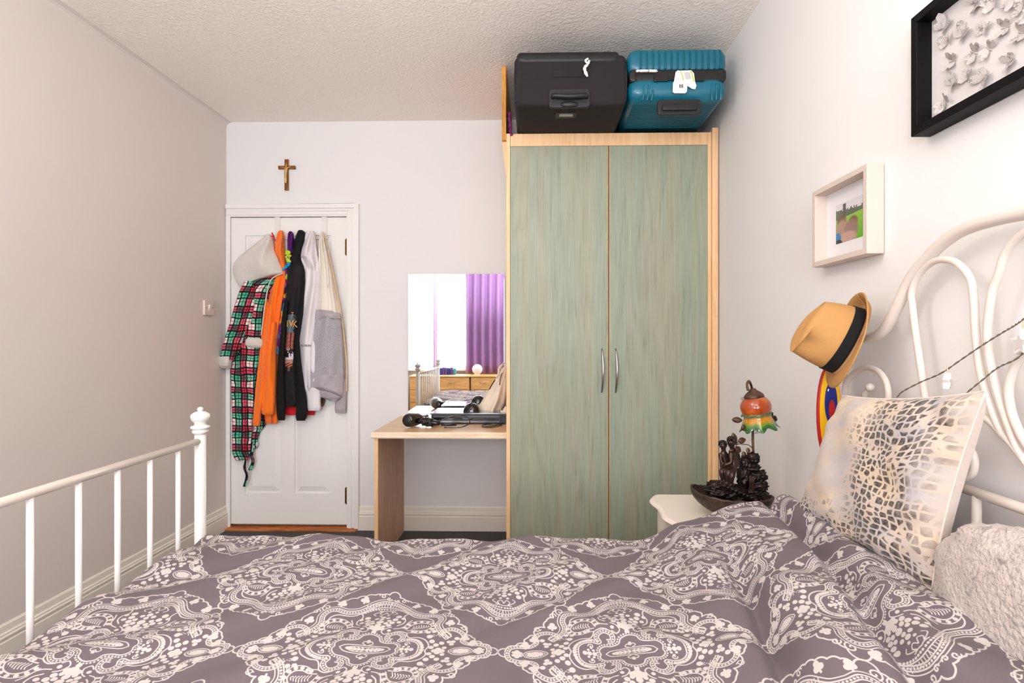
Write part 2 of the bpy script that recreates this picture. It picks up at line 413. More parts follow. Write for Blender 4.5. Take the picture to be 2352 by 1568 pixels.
class MB:
    def __init__(self):
        self.v, self.f, self.uv = [], [], {}
        self.M = None
    def _p(self, p):
        p = Vector(p)
        return self.M @ p if self.M is not None else p
    def add(self, vs, fs, uvs=None):
        b = len(self.v)
        self.v += [self._p(p) for p in vs]
        if uvs:
            for i, u in enumerate(uvs): self.uv[b + i] = u
        self.f += [tuple(b + i for i in f) for f in fs]
        return self
    def box(self, x0, x1, y0, y1, z0, z1):
        vs = [(x, y, z) for x in (x0, x1) for y in (y0, y1) for z in (z0, z1)]
        return self.add(vs, [(0, 1, 3, 2), (4, 6, 7, 5), (0, 4, 5, 1), (2, 3, 7, 6), (0, 2, 6, 4), (1, 5, 7, 3)])
    def prism(self, poly, off):
        """poly: list of 3D points (a loop); off: vector"""
        n = len(poly); off = Vector(off)
        vs = [Vector(p) for p in poly] + [Vector(p) + off for p in poly]
        fs = [tuple(range(n))[::-1], tuple(range(n, 2 * n))]
        fs += [(i, (i + 1) % n, n + (i + 1) % n, n + i) for i in range(n)]
        return self.add(vs, fs)
    def grid(self, fn, nu, nv, wrap_u=False):
        """fn(i/nu, j/nv) -> (point, uv or None)"""
        vs, uvs = [], []
        for j in range(nv + 1):
            for i in range(nu + 1):
                r = fn(i / nu, j / nv)
                if isinstance(r, tuple) and len(r) == 2 and not isinstance(r[0], (int, float)):
                    vs.append(r[0]); uvs.append(r[1])
                else:
                    vs.append(r); uvs.append((i / nu, j / nv))
        W = nu + 1
        fs = [(j * W + i, j * W + i + 1, (j + 1) * W + i + 1, (j + 1) * W + i) for j in range(nv) for i in range(nu)]
        return self.add(vs, fs, uvs)
    def tube(self, pts, r, seg=10, closed=False, caps=True, flat=1.0):
        pts = [Vector(p) for p in pts]
        n = len(pts)
        rs = r if isinstance(r, (list, tuple)) else [r] * n
        vs = []
        up = None
        for i, p in enumerate(pts):
            a = pts[(i - 1) % n] if (closed or i > 0) else p
            b = pts[(i + 1) % n] if (closed or i < n - 1) else p
            t = (b - a)
            t = t.normalized() if t.length > 1e-9 else Vector((0, 0, 1))
            if up is None:
                up = Vector((0, 0, 1)) if abs(t.z) < 0.9 else Vector((1, 0, 0))
            s = t.cross(up)
            if s.length < 1e-6: s = t.orthogonal()
            s.normalize(); up = s.cross(t).normalized()
            for k in range(seg):
                an = 2 * PI * k / seg
                vs.append(p + (s * math.cos(an) * flat + up * math.sin(an)) * rs[i])
        fs = []
        m = n if closed else n - 1
        for i in range(m):
            for k in range(seg):
                a = i * seg + k; b = i * seg + (k + 1) % seg
                c = ((i + 1) % n) * seg + (k + 1) % seg; d = ((i + 1) % n) * seg + k
                fs.append((a, b, c, d))
        if caps and not closed:
            fs.append(tuple(range(seg))[::-1])
            fs.append(tuple((n - 1) * seg + k for k in range(seg)))
        return self.add(vs, fs)
    def lathe(self, prof, c=(0, 0, 0), seg=24, axis=None, sx=1.0, sy=1.0):
        """prof [(r,z)...] about axis (default +Z) through c"""
        c = Vector(c)
        R = Matrix.Identity(3) if axis is None else Vector((0, 0, 1)).rotation_difference(Vector(axis).normalized()).to_matrix()
        vs, fs = [], []
        for (r, z) in prof:
            for k in range(seg):
                a = 2 * PI * k / seg
                vs.append(c + R @ Vector((r * math.cos(a) * sx, r * math.sin(a) * sy, z)))
        n = len(prof)
        for i in range(n - 1):
            for k in range(seg):
                fs.append((i * seg + k, i * seg + (k + 1) % seg, (i + 1) * seg + (k + 1) % seg, (i + 1) * seg + k))
        if prof[0][0] > 1e-6: fs.append(tuple(range(seg))[::-1])
        if prof[-1][0] > 1e-6: fs.append(tuple((n - 1) * seg + k for k in range(seg)))
        return self.add(vs, fs)
    def ell(self, c, r, seg=16, rings=10):
        r = r if isinstance(r, (list, tuple)) else (r, r, r)
        c = Vector(c)
        vs, fs = [], []
        for j in range(rings + 1):
            th = PI * j / rings
            for k in range(seg):
                a = 2 * PI * k / seg
                vs.append(c + Vector((r[0] * math.sin(th) * math.cos(a), r[1] * math.sin(th) * math.sin(a), -r[2] * math.cos(th))))
        for j in range(rings):
            for k in range(seg):
                fs.append((j * seg + k, j * seg + (k + 1) % seg, (j + 1) * seg + (k + 1) % seg, (j + 1) * seg + k))
        return self.add(vs, fs)
    def build(self, name, m, parent=None, smooth=False, bevel=0.0, label=None, kind=None, segs=2, solid=0.0):
        me = bpy.data.meshes.new(name)
        pts = self.v
        if parent is not None:
            org = worldorg(parent)
            new = org
        else:
            xs = [p.x for p in pts]; ys = [p.y for p in pts]; zs = [p.z for p in pts]
            org = new = Vector(((min(xs) + max(xs)) / 2, (min(ys) + max(ys)) / 2, min(zs)))
        me.from_pydata([tuple(p - org) for p in pts], [], self.f)
        if self.uv:
            ul = me.uv_layers.new(name='UVMap')
            li = np.empty(len(me.loops), np.int32)
            me.loops.foreach_get('vertex_index', li)
            arr = np.zeros((len(pts), 2), np.float32)
            for k, u in self.uv.items(): arr[k] = u[:2]
            ul.data.foreach_set('uv', arr[li].ravel())
        bm = bmesh.new(); bm.from_mesh(me)
        bmesh.ops.remove_doubles(bm, verts=bm.verts, dist=1e-6) if not self.uv else None
        bmesh.ops.recalc_face_normals(bm, faces=bm.faces)
        bm.to_mesh(me); bm.free()
        if smooth:
            me.polygons.foreach_set('use_smooth', [True] * len(me.polygons))
        mm = MATS[m] if isinstance(m, str) else m
        me.materials.append(mm)
        o = bpy.data.objects.new(name, me)
        COL.objects.link(o)
        if parent is not None:
            o.parent = parent
        else:
            o.location = org
        ORG[o.name] = Vector(new)
        if bevel:
            b = o.modifiers.new('bevel', 'BEVEL'); b.width = bevel; b.segments = segs; b.limit_method = 'ANGLE'
            b.harden_normals = False
        if solid:
            s = o.modifiers.new('solid', 'SOLIDIFY'); s.thickness = solid; s.offset = 0
        if label: o['label'] = label
        if kind: o['kind'] = kind
        return o

def thing(name, label, cat, loc, group=None):
    o = bpy.data.objects.new(name, None)
    o.empty_display_size = 0.05
    COL.objects.link(o)
    o.location = loc
    ORG[o.name] = Vector(loc)
    tag(o, label, cat, group)
    return o
def tag(o, label, cat, group=None):
    o['label'] = label; o['category'] = cat
    if group: o['group'] = group
    return o
def struct(o):
    o['kind'] = 'structure'
    return o
def copy_tree(o, loc, parent=None):
    c = o.copy(); COL.objects.link(c)
    if parent is None: c.location = loc
    else: c.parent = parent
    ORG[c.name] = Vector(loc)
    for ch in list(o.children):
        copy_tree(ch, loc, c)
    return c

def smooth_path(pts, n=8):
    """Catmull-Rom through points"""
    P = [Vector(p) for p in pts]
    if len(P) < 3: return P
    Q = [P[0] * 2 - P[1]] + P + [P[-1] * 2 - P[-2]]
    out = []
    for i in range(1, len(Q) - 2):
        a, b, c, d = Q[i - 1], Q[i], Q[i + 1], Q[i + 2]
        for k in range(n):
            t = k / n
            out.append(0.5 * ((2 * b) + (c - a) * t + (2 * a - 5 * b + 4 * c - d) * t * t + (3 * b - a - 3 * c + d) * t ** 3))
    out.append(P[-1])
    return out

def text_mesh(name, body, size, M, m, parent, extrude=0.0005, label=None):
    cu = bpy.data.curves.new(name, 'FONT')
    cu.body = body; cu.size = size; cu.extrude = extrude
    cu.align_x = 'CENTER'; cu.align_y = 'CENTER'
    tmp = bpy.data.objects.new(name + '_src', cu)
    COL.objects.link(tmp)
    dg = bpy.context.evaluated_depsgraph_get()
    me = bpy.data.meshes.new_from_object(tmp.evaluated_get(dg))
    bpy.data.objects.remove(tmp, do_unlink=True)
    me.materials.clear(); me.materials.append(MATS[m])
    o = bpy.data.objects.new(name, me)
    COL.objects.link(o)
    me.transform(M)
    org = worldorg(parent)
    me.transform(Matrix.Translation(-org))
    o.parent = parent
    ORG[o.name] = org
    return o

def frame_M(origin, xaxis, zaxis):
    """matrix mapping local x->xaxis, local z->zaxis (normal), y = z cross x"""
    x = Vector(xaxis).normalized(); z = Vector(zaxis).normalized(); y = z.cross(x).normalized()
    z = x.cross(y).normalized()
    return Matrix(((x.x, y.x, z.x, origin[0]), (x.y, y.y, z.y, origin[1]), (x.z, y.z, z.z, origin[2]), (0, 0, 0, 1)))
# ------------------------------------------------------------------ the room
XL, XR, YB, YF, ZC, TH = -2.013, 0.932, 3.352, -2.2, 2.636, 0.12
struct(MB().box(XL - TH, XR + TH, YF - TH, YB + TH, -0.1, 0).build('floor', 'carpet'))
struct(MB().box(XL - TH, XR + TH, YF - TH, YB + TH, ZC, ZC + 0.1).build('ceiling', 'artex_ceiling'))
struct(MB().box(XL - TH, XL, YF, YB + TH, 0, ZC).build('wall_left', 'wall_paint_side'))
struct(MB().box(XR, XR + TH, YF, YB + TH, 0, ZC).build('wall_right', 'wall_paint_right'))
# back wall with the door opening
DX0, DX1 = XL + 0.012, atY(800, 500, YB).x
DZ1 = atY(700, 496, YB).z
wb = MB().box(DX1 + 0.004, XR, YB, YB + TH, 0, ZC).box(XL, DX1 + 0.004, YB, YB + TH, DZ1 + 0.004, ZC)
struct(wb.build('wall_back', 'wall_paint'))
# window wall behind the photographer
WX0, WX1, WZ0, WZ1 = -1.97, 0.55, 0.74, 2.32  # opening widened past the purple curtain to let in more daylight
wf = MB().box(XL - TH, WX0, YF - TH, YF, 0, ZC).box(WX1, XR + TH, YF - TH, YF, 0, ZC)
wf.box(WX0, WX1, YF - TH, YF, 0, WZ0).box(WX0, WX1, YF - TH, YF, WZ1, ZC)
struct(wf.build('wall_front', 'wall_paint'))
win = MB()
win.box(WX0, WX1, YF - 0.09, YF - 0.04, WZ0, WZ0 + 0.05).box(WX0, WX1, YF - 0.09, YF - 0.04, WZ1 - 0.05, WZ1)
for x in (WX0, -1.5, -0.68, WX1 - 0.05):
    win.box(x, x + 0.05, YF - 0.09, YF - 0.04, WZ0 + 0.05, WZ1 - 0.05)
w1 = struct(win.build('window_1', 'gloss_white', bevel=0.004))
MB().box(WX0 - 0.05, WX1 + 0.05, YF - 0.04, YF + 0.1, WZ0 - 0.035, WZ0 - 0.005).build('window_sill', 'gloss_white', w1, bevel=0.006)

def skirting(name, p0, p1, inward, m='skirting_cream'):
    """moulded skirting board run from p0 to p1, profile = (out, z)"""
    prof = [(0, 0), (0.018, 0), (0.018, 0.088), (0.015, 0.092), (0.015, 0.098), (0.018, 0.102), (0.018, 0.108), (0.014, 0.112),
            (0.014, 0.118), (0.009, 0.124), (0.007, 0.146), (0.003, 0.153), (0, 0.153)]
    a, b, n = Vector(p0), Vector(p1), Vector(inward)
    loop = [a + n * o + Vector((0, 0, z)) for o, z in prof]
    o = MB().prism(loop, b - a).build(name, m)
    return struct(o)
skirting('baseboard_left', (XL, YF, 0), (XL, YB, 0), (1, 0, 0))
skirting('baseboard_back', (atY(826, 1200, YB).x, YB, 0), (XR, YB, 0), (0, -1, 0))
skirting('baseboard_right', (XR, YF, 0), (XR, 2.66, 0), (-1, 0, 0))
skirting('baseboard_front', (XL + 0.02, YF, 0), (XR - 0.02, YF, 0), (0, 1, 0))
# faint plaster cove where the left wall meets the ceiling
cv = [Vector((XL, YF, ZC)), Vector((XL, YF, ZC - 0.035)), Vector((XL + 0.006, YF, ZC - 0.016)), Vector((XL + 0.016, YF, ZC - 0.006)), Vector((XL + 0.035, YF, ZC))]
struct(MB().prism(cv, (0, YB - YF, 0)).build('trim_1', 'wall_paint_side', smooth=False))

# door
LX0, LX1, LZ0, LZ1 = atY(526, 500, YB).x, atY(797, 500, YB).x, 0.03, atY(700, 499, YB).z
door = struct(MB().box(DX0, LX0 - 0.001, YB + 0.0, YB + 0.06, 0, DZ1).box(LX1 + 0.004, DX1, YB + 0.0, YB + 0.06, 0, DZ1)
              .box(LX0 - 0.001, LX1 + 0.004, YB + 0.0, YB + 0.06, LZ1 + 0.004, DZ1)
              .box(DX0, DX1, YB + 0.06, YB + 0.1, 0, DZ1).build('door_1', 'gloss_white'))
leaf = MB().box(LX0, LX1, YB + 0.014, YB + 0.05, LZ0, LZ1)
W = LX1 - LX0
st, mid = 0.105, 0.085
cx = (LX0 + LX1) / 2
rails = [(LZ0, LZ0 + 0.20), (0.80, 0.96), (LZ1 - 0.115, LZ1)]
for x0, x1 in ((LX0, LX0 + st), (cx - mid / 2, cx + mid / 2), (LX1 - st, LX1)):
    leaf.box(x0, x1, YB + 0.004, YB + 0.014, LZ0, LZ1)
for z0, z1 in rails:
    leaf.box(LX0 + st, cx - mid / 2, YB + 0.004, YB + 0.014, z0, z1)
    leaf.box(cx + mid / 2, LX1 - st, YB + 0.004, YB + 0.014, z0, z1)
lf = leaf.build('door_leaf', 'door_white', door)
for x0, x1 in ((LX0 + st, cx - mid / 2), (cx + mid / 2, LX1 - st)):
    for z0, z1 in ((rails[0][1], rails[1][0]), (rails[1][1], rails[2][0])):
        a, b = 0.012, 0.045
        yo, yi = YB + 0.0135, YB + 0.0055
        vs = [(x0 + a, yo, z0 + a), (x1 - a, yo, z0 + a), (x1 - a, yo, z1 - a), (x0 + a, yo, z1 - a),
              (x0 + b, yi, z0 + b), (x1 - b, yi, z0 + b), (x1 - b, yi, z1 - b), (x0 + b, yi, z1 - b)]
        MB().add(vs, [(4, 5, 6, 7), (0, 1, 5, 4), (1, 2, 6, 5), (2, 3, 7, 6), (3, 0, 4, 7)]).build('door_panel', 'door_white', lf)
def architrave(path, w, name='architrave'):
    """path of (x,z) for the inner edge; flat boards with two steps"""
    mb = MB()
    return mb
ax0, ax1, az = DX0, DX1, DZ1
aw = atY(826, 500, YB).x - ax1
mb = MB()
for (o0, o1, t) in ((-0.006, aw, 0.014), (0.004, aw * 0.36, 0.019), (aw * 0.62, aw, 0.024)):
    mb.box(ax1 + o0, ax1 + o1, YB - t, YB - 0.0005, 0, az + (o1 if o1 > 0 else 0))
    mb.box(XL + 0.004, ax1 + o0, YB - t, YB - 0.0005, az + o0, az + o1)
mb.box(XL + 0.002, XL + 0.03, YB - 0.014, YB - 0.0005, 0, az)
mb.build('architrave', 'gloss_white', door, bevel=0.003)
for py in (567, 1138):
    c = atY(795.5, py, YB - 0.006)
    h = MB().box(c.x - 0.011, c.x + 0.011, YB - 0.002, YB + 0.003, c.z - 0.05, c.z + 0.05)
    hh = h.build('hinge', 'brass', door)
    k = MB()
    for j in range(3):
        k.tube([(c.x, YB - 0.006, c.z - 0.05 + j * 0.034), (c.x, YB - 0.006, c.z - 0.05 + j * 0.034 + 0.031)], 0.006, 8)
    k.tube([(c.x, YB - 0.006, c.z - 0.055), (c.x, YB - 0.006, c.z + 0.055)], 0.0035, 8)
    k.build('hinge_pin', 'dark_brass', hh, smooth=True)
c = atY(527, 855, YB)
k = MB().lathe([(0.0, -0.004), (0.022, -0.004), (0.022, 0.002), (0.009, 0.005), (0.009, 0.03)], (c.x + 0.03, YB + 0.003, c.z), 18, (0, -1, 0))
k.tube([(c.x + 0.03, YB - 0.028, c.z), (c.x + 0.05, YB - 0.034, c.z), (c.x + 0.12, YB - 0.034, c.z)], 0.008, 8)
k.build('door_handle', 'brass', door, smooth=True)
MB().prism([(XL + 0.02, YB + 0.02, 0.001), (XL + 0.004, YB - 0.05, 0.001), (XL + 0.004, YB - 0.05, 0.008), (XL + 0.02, YB, 0.017), (XL + 0.02, YB + 0.02, 0.017)],
           (ax1 + aw * 0.8 - XL, 0, 0)).build('threshold', 'threshold_wood', door)

# light switch on the left wall
c = atX(476, 707, XL)
sw = thing('light_switch', 'cream single light switch plate on left wall beside the door', 'light switch', (XL, c.y, c.z - 0.045))
MB().box(XL, XL + 0.014, c.y - 0.045, c.y + 0.045, c.z - 0.045, c.z + 0.045).build('switch_plate', 'plastic_cream', sw, bevel=0.003)
MB().prism([(XL + 0.014, c.y - 0.008, c.z - 0.02), (XL + 0.014, c.y - 0.008, c.z + 0.02), (XL + 0.022, c.y - 0.008, c.z + 0.018)], (0, 0.016, 0)).build('rocker', 'white_plastic', sw)
for s in (-1, 1):
    MB().lathe([(0, 0), (0.003, 0), (0.0025, 0.001), (0, 0.001)], (XL + 0.014, c.y + s * 0.032, c.z), 8, (1, 0, 0)).build('screw', 'dark_brass', sw)

# crucifix above the door
a = atY(660, 367, YB); b = atY(660, 438, YB); l_ = atY(641, 386, YB); r_ = atY(680, 386, YB)
cr = thing('crucifix', 'small dark wooden crucifix with brass figure hung above the door', 'crucifix', (a.x, YB, b.z))
w_ = 0.0115
cz = l_.z
MB().box(a.x - w_, a.x + w_, YB - 0.014, YB - 0.001, b.z, a.z).box(l_.x, a.x - w_, YB - 0.014, YB - 0.001, cz - 0.0105, cz + 0.0105) \
    .box(a.x + w_, r_.x, YB - 0.014, YB - 0.001, cz - 0.0105, cz + 0.0105).build('cross', 'cross_wood', cr, bevel=0.0015)
rim = MB()
for (x0, x1, z0, z1) in ((a.x - w_, a.x - w_ + 0.002, b.z, a.z), (a.x + w_ - 0.002, a.x + w_, b.z, a.z)):
    rim.box(x0, x1, YB - 0.0155, YB - 0.0139, z0, z1)
rim.box(l_.x, r_.x, YB - 0.0155, YB - 0.0139, cz + 0.0085, cz + 0.0105)
rim.build('edge_trim', 'brass', cr)

def skin_figure(name, m, parent, joints, bones, radii, subsurf=2):
    """one continuous surface grown along joints: joints {key: point}, bones [(a,b)], radii {key: r or (rx,ry)}"""
    keys = list(joints)
    idx = {k: i for i, k in enumerate(keys)}
    org = worldorg(parent)
    me = bpy.data.meshes.new(name)
    me.from_pydata([tuple(Vector(joints[k]) - org) for k in keys], [(idx[a_], idx[b_]) for a_, b_ in bones], [])
    me.materials.append(MATS[m])
    o = bpy.data.objects.new(name, me)
    COL.objects.link(o)
    o.parent = parent
    ORG[o.name] = org
    md = o.modifiers.new('skin', 'SKIN')
    me.skin_vertices  # layer made by the modifier
    if not me.skin_vertices:
        bm = bmesh.new(); bm.from_mesh(me); bm.verts.layers.skin.verify(); bm.to_mesh(me); bm.free()
    sv = me.skin_vertices[0].data
    for k in keys:
        r = radii[k]
        sv[idx[k]].radius = r if isinstance(r, (tuple, list)) else (r, r)
        sv[idx[k]].use_root = (idx[k] == 0)
    md.use_smooth_shade = True
    ss = o.modifiers.new('sub', 'SUBSURF'); ss.levels = ss.render_levels = subsurf
    return o
yf = YB - 0.019
ax = a.x
J = {'hip': (ax, yf, cz - 0.052), 'chest': (ax, yf, cz - 0.018), 'neck': (ax + 0.001, yf, cz + 0.004), 'head': (ax + 0.004, yf - 0.002, cz + 0.016),
     'sl': (ax - 0.01, yf, cz - 0.004), 'el': (ax - 0.02, yf, cz - 0.001), 'hl': (ax - 0.031, yf + 0.002, cz + 0.002),
     'sr': (ax + 0.01, yf, cz - 0.004), 'er': (ax + 0.02, yf, cz - 0.001), 'hr': (ax + 0.031, yf + 0.002, cz + 0.002),
     'kl': (ax - 0.004, yf - 0.004, cz - 0.078), 'kr': (ax + 0.004, yf - 0.004, cz - 0.078), 'fl': (ax - 0.0015, yf, cz - 0.104), 'fr': (ax + 0.0015, yf, cz - 0.104)}
skin_figure('figure', 'pale_bronze', cr, J, [('hip', 'chest'), ('chest', 'neck'), ('neck', 'head'), ('chest', 'sl'), ('sl', 'el'), ('el', 'hl'), ('chest', 'sr'), ('sr', 'er'),
            ('er', 'hr'), ('hip', 'kl'), ('kl', 'fl'), ('hip', 'kr'), ('kr', 'fr')],
            {'hip': 0.0065, 'chest': 0.0075, 'neck': 0.003, 'head': 0.0058, 'sl': 0.0035, 'el': 0.0025, 'hl': 0.0025, 'sr': 0.0035, 'er': 0.0025, 'hr': 0.0025,
             'kl': 0.004, 'kr': 0.004, 'fl': 0.0025, 'fr': 0.0025}, 1)

# ------------------------------------------------------------------ wardrobe
YW = 2.69
wx0, wx1 = atY(1163, 600, YW).x, atY(1648, 600, YW).x
wx1 = min(wx1, XR - 0.002)
wtop = atY(1400, 305, YW).z
dl, dm0, dm1, dr = (atY(p, 600, YW).x for p in (1172.5, 1396.5, 1400, 1625))
dtop = atY(1400, 335, YW).z
wd = thing('wardrobe', 'tall built-in wardrobe with two sage green wood-grain doors and beech frame', 'wardrobe', ((wx0 + wx1) / 2, (YW + YB) / 2, 0))
MB().box(wx0, dl - 0.0015, YW - 0.001, YB - 0.03, 0, wtop).build('side_panel', 'beech_edge', wd, bevel=0.001)
MB().box(dr + 0.0015, dr + 0.02, YW + 0.002, YB - 0.03, 0, wtop).build('side_panel', 'beech_edge', wd, bevel=0.001)
MB().box(dr + 0.021, wx1, YW - 0.012, YB - 0.03, 0, wtop + 0.018).build('filler_panel', 'beech_edge', wd, bevel=0.002)
MB().box(dl, dr, YW, YW + 0.02, dtop + 0.002, wtop - 0.001).build('top_rail', 'beech_edge', wd, bevel=0.001)
MB().box(dl, dr, YW + 0.021, YB - 0.03, wtop - 0.022, wtop - 0.002).build('top_board', 'beech_edge', wd)
MB().box(dl, dr, YW + 0.045, YW + 0.06, 0, 0.08).build('plinth', 'beech_edge', wd)
MB().box(dl, dr, YB - 0.045, YB - 0.031, 0.0, wtop - 0.03).build('back_board', 'beech_edge', wd)
for k, (x0, x1) in enumerate(((dl, dm0), (dm1, dr))):
    d = MB().box(x0, x1, YW - 0.001, YW + 0.017, 0.085, dtop).build('wardrobe_door', 'sage_wood', wd, bevel=0.0008)
    hx = atY(1385 if k == 0 else 1417, 850, YW - 0.02).x
    z1_, z0_ = atY(1385, 801, YW - 0.02).z, atY(1385, 902, YW - 0.02).z
    pts = []
    for i in range(17):
        t = i / 16
        pts.append((hx - 0.004 + 0.004 * math.sin(PI * t), YW - 0.002 - 0.03 * math.sin(PI * t) ** 0.8, z1_ + (z0_ - z1_) * t))
    MB().tube(pts, [0.0035 + 0.0035 * math.sin(PI * i / 16) for i in range(17)], 10).build('handle', 'steel', d, smooth=True)
    e = MB().box(x1 - 0.0002 if k == 0 else x0 - 0.0016, x1 + 0.0016 if k == 0 else x0 + 0.0002, YW - 0.0012, YW + 0.017, 0.085, dtop)
    e.build('edge_band', 'orange_ply' if k == 0 else 'beech_edge', d)
# wing board standing at the left end of the wardrobe up to the ceiling
p = [atY(1158.5, 146, YW), atY(1168, 146, YW), atY(1168, 322, YW), atY(1158.5, 320, YW)]
zt = min(p[0].z, ZC - 0.004)
bx0, bx1 = p[0].x, wx0 - 0.001
if bx1 - bx0 < 0.012: bx0 = bx1 - 0.022
wb_ = thing('wing_board', 'narrow orange-brown wooden board rising from wardrobe end to ceiling beside black suitcase', 'board', ((bx0 + bx1) / 2, (YW + YB) / 2, p[2].z - 0.2))
MB().box(bx0, bx1, YW - 0.002, YB - 0.005, p[2].z, zt).build('upright_board', 'orange_ply', wb_, bevel=0.002)
z2 = atY(1165, 410, YW).z
MB().prism([(bx0, YW + 0.02, p[2].z - 0.0005), (bx1, YW + 0.02, p[2].z - 0.0005), (bx1, YW + 0.02, z2)], (0, 0.4, 0)).build('bracket', 'beech_edge', wb_)

# ------------------------------------------------------------------ suitcases on the wardrobe
def rbox(mb, x0, x1, y0, y1, z0, z1, r, n=5, ry=None):
    """box with rounded vertical/horizontal edges in the x-z outline, slightly domed towards -y"""
    loop = []
    for (cx_, cz_, a0) in ((x1 - r, z1 - r, 0), (x0 + r, z1 - r, PI / 2), (x0 + r, z0 + r, PI), (x1 - r, z0 + r, 1.5 * PI)):
        for k in range(n + 1):
            a_ = a0 + PI / 2 * k / n
            loop.append((cx_ + r * math.cos(a_), cz_ + r * math.sin(a_)))
    mx_, mz_ = (x0 + x1) / 2, (z0 + z1) / 2
    ry = r if ry is None else ry
    rings = []
    m = 5
    for k in range(m + 1):
        a_ = PI / 2 * k / m
        s = 1 - math.cos(a_)      # 0..1 inset amount going to front
        rings.append((y0 + ry * (1 - math.sin(a_)), ry * s))
    ys = [(y1, ry * 0.6), (y1 - ry * 0.6, 0)] + rings
    vs = []
    for (y, ins) in ys:
        for (x, z) in loop:
            fx = (abs(x1 - x0) / 2 - ins) / (abs(x1 - x0) / 2); fz = (abs(z1 - z0) / 2 - ins) / (abs(z1 - z0) / 2)
            vs.append((mx_ + (x - mx_) * fx, y, mz_ + (z - mz_) * fz))
    L = len(loop)
    fs = [(i * L + k, i * L + (k + 1) % L, (i + 1) * L + (k + 1) % L, (i + 1) * L + k) for i in range(len(ys) - 1) for k in range(L)]
    fs.append(tuple(range(L))); fs.append(tuple((len(ys) - 1) * L + k for k in range(L))[::-1])
    mb.add(vs, fs)
    return mb
def slot_loop(cx_, cz_, hw, hh, r, y, n=5):
    out = []
    for (sx_, sz_, a0) in ((1, 1, 0), (-1, 1, PI / 2), (-1, -1, PI), (1, -1, 1.5 * PI)):
        for k in range(n + 1):
            a_ = a0 + PI / 2 * k / n
            out.append((cx_ + sx_ * (hw - r) + r * math.cos(a_), y, cz_ + sz_ * (hh - r) + r * math.sin(a_)))
    return out
YS = 2.37
# black fabric suitcase
x0, x1 = atY(1181, 200, YS).x, atY(1441, 200, YS).x
zb, ztp = wtop + 0.001, atY(1300, 118, YS).z
ztp = min(ztp, ZC - 0.02)
sc1 = thing('suitcase', 'large black fabric suitcase lying on wardrobe top beside the wooden board', 'suitcase', ((x0 + x1) / 2, 2.7, zb))
rbox(MB(), x0, x1, YS, YS + 0.7, zb, ztp - 0.012, 0.03, ry=0.022).build('body', 'suitcase_fabric', sc1, smooth=True)
rbox(MB(), x0 + 0.01, x1 - 0.035, YS - 0.004, YS + 0.69, ztp - 0.055, ztp + 0.002, 0.022, ry=0.02).build('lid', 'suitcase_trim', sc1, smooth=True)
MB().tube(smooth_path([(x0 + 0.004, YS + 0.012, zb + 0.02), (x0 + 0.002, YS + 0.01, (zb + ztp) / 2), (x0 + 0.006, YS + 0.012, ztp - 0.04)]), 0.004, 8).build('piping', 'suitcase_trim', sc1, smooth=True)
MB().tube(smooth_path([(x1 - 0.006, YS + 0.012, zb + 0.02), (x1 - 0.002, YS + 0.01, (zb + ztp) / 2), (x1 - 0.008, YS + 0.012, ztp - 0.04)]), 0.004, 8).build('piping', 'suitcase_trim', sc1, smooth=True)
hc = atY(1308, 226, YS)
hb = MB()
hb.prism(slot_loop(hc.x, hc.z, 0.094, 0.042, 0.018, YS - 0.006), (0, 0.02, 0))
hbo = hb.build('handle_plate', 'black_satin', sc1, bevel=0.004)
MB().prism(slot_loop(hc.x, hc.z + 0.004, 0.08, 0.025, 0.01, YS - 0.0075), (0, 0.004, 0)).build('handle_recess', 'suitcase_trim', hbo)
MB().tube(smooth_path([(hc.x - 0.076, YS - 0.005, hc.z + 0.004), (hc.x - 0.066, YS - 0.018, hc.z + 0.004), (hc.x, YS - 0.022, hc.z - 0.001), (hc.x + 0.066, YS - 0.018, hc.z + 0.004), (hc.x + 0.076, YS - 0.005, hc.z + 0.004)]),
          0.0115, 10).build('grip', 'black_satin', hbo, smooth=True)
MB().ell((hc.x, YS - 0.004, hc.z - 0.03), (0.042, 0.013, 0.016)).build('boss', 'black_satin', hbo, smooth=True)
p0, p1 = atY(1270, 161, YS), atY(1322, 177, YS)
MB().prism([(p0.x, YS - 0.0035, p1.z), (p1.x + 0.03, YS - 0.0035, p1.z), (p1.x + 0.03, YS - 0.0035, p0.z), (p0.x, YS - 0.0035, p0.z)], (0, 0.004, 0)).build('label_flap', 'suitcase_fabric', sc1, bevel=0.001)
lt = MB().box(hc.x - 0.058, hc.x + 0.038, YS + 0.075, YS + 0.135, zb - 0.003, zb + 0.004)
lbl = lt.build('name_label', 'black_satin', sc1)
MB().box(hc.x - 0.042, hc.x + 0.022, YS + 0.088, YS + 0.112, zb - 0.0045, zb - 0.0031).build('label_window', 'silver', lbl)
rb = MB()
c = atY(1349, 148, YS - 0.02)
rb.tube(smooth_path([(c.x + 0.004, YS - 0.012, c.z + 0.03), (c.x - 0.008, YS - 0.018, c.z + 0.018), (c.x + 0.004, YS - 0.02, c.z + 0.004), (c.x + 0.009, YS - 0.014, c.z + 0.02), (c.x + 0.002, YS - 0.016, c.z)], 6), 0.005, 8)
rb.tube(smooth_path([(c.x + 0.002, YS - 0.016, c.z), (c.x - 0.011, YS - 0.018, c.z - 0.012), (c.x - 0.009, YS - 0.016, c.z - 0.03), (c.x + 0.002, YS - 0.014, c.z - 0.052)], 6),
        [0.005, 0.006, 0.006, 0.007, 0.007, 0.007, 0.006, 0.007, 0.008, 0.008, 0.007, 0.006, 0.007, 0.008, 0.008, 0.007, 0.006, 0.005, 0.004], 8)
tag(rb.build('ribbon', 'tag_paper', smooth=True), 'twisted white ribbon tied to front of the black suitcase', 'ribbon')

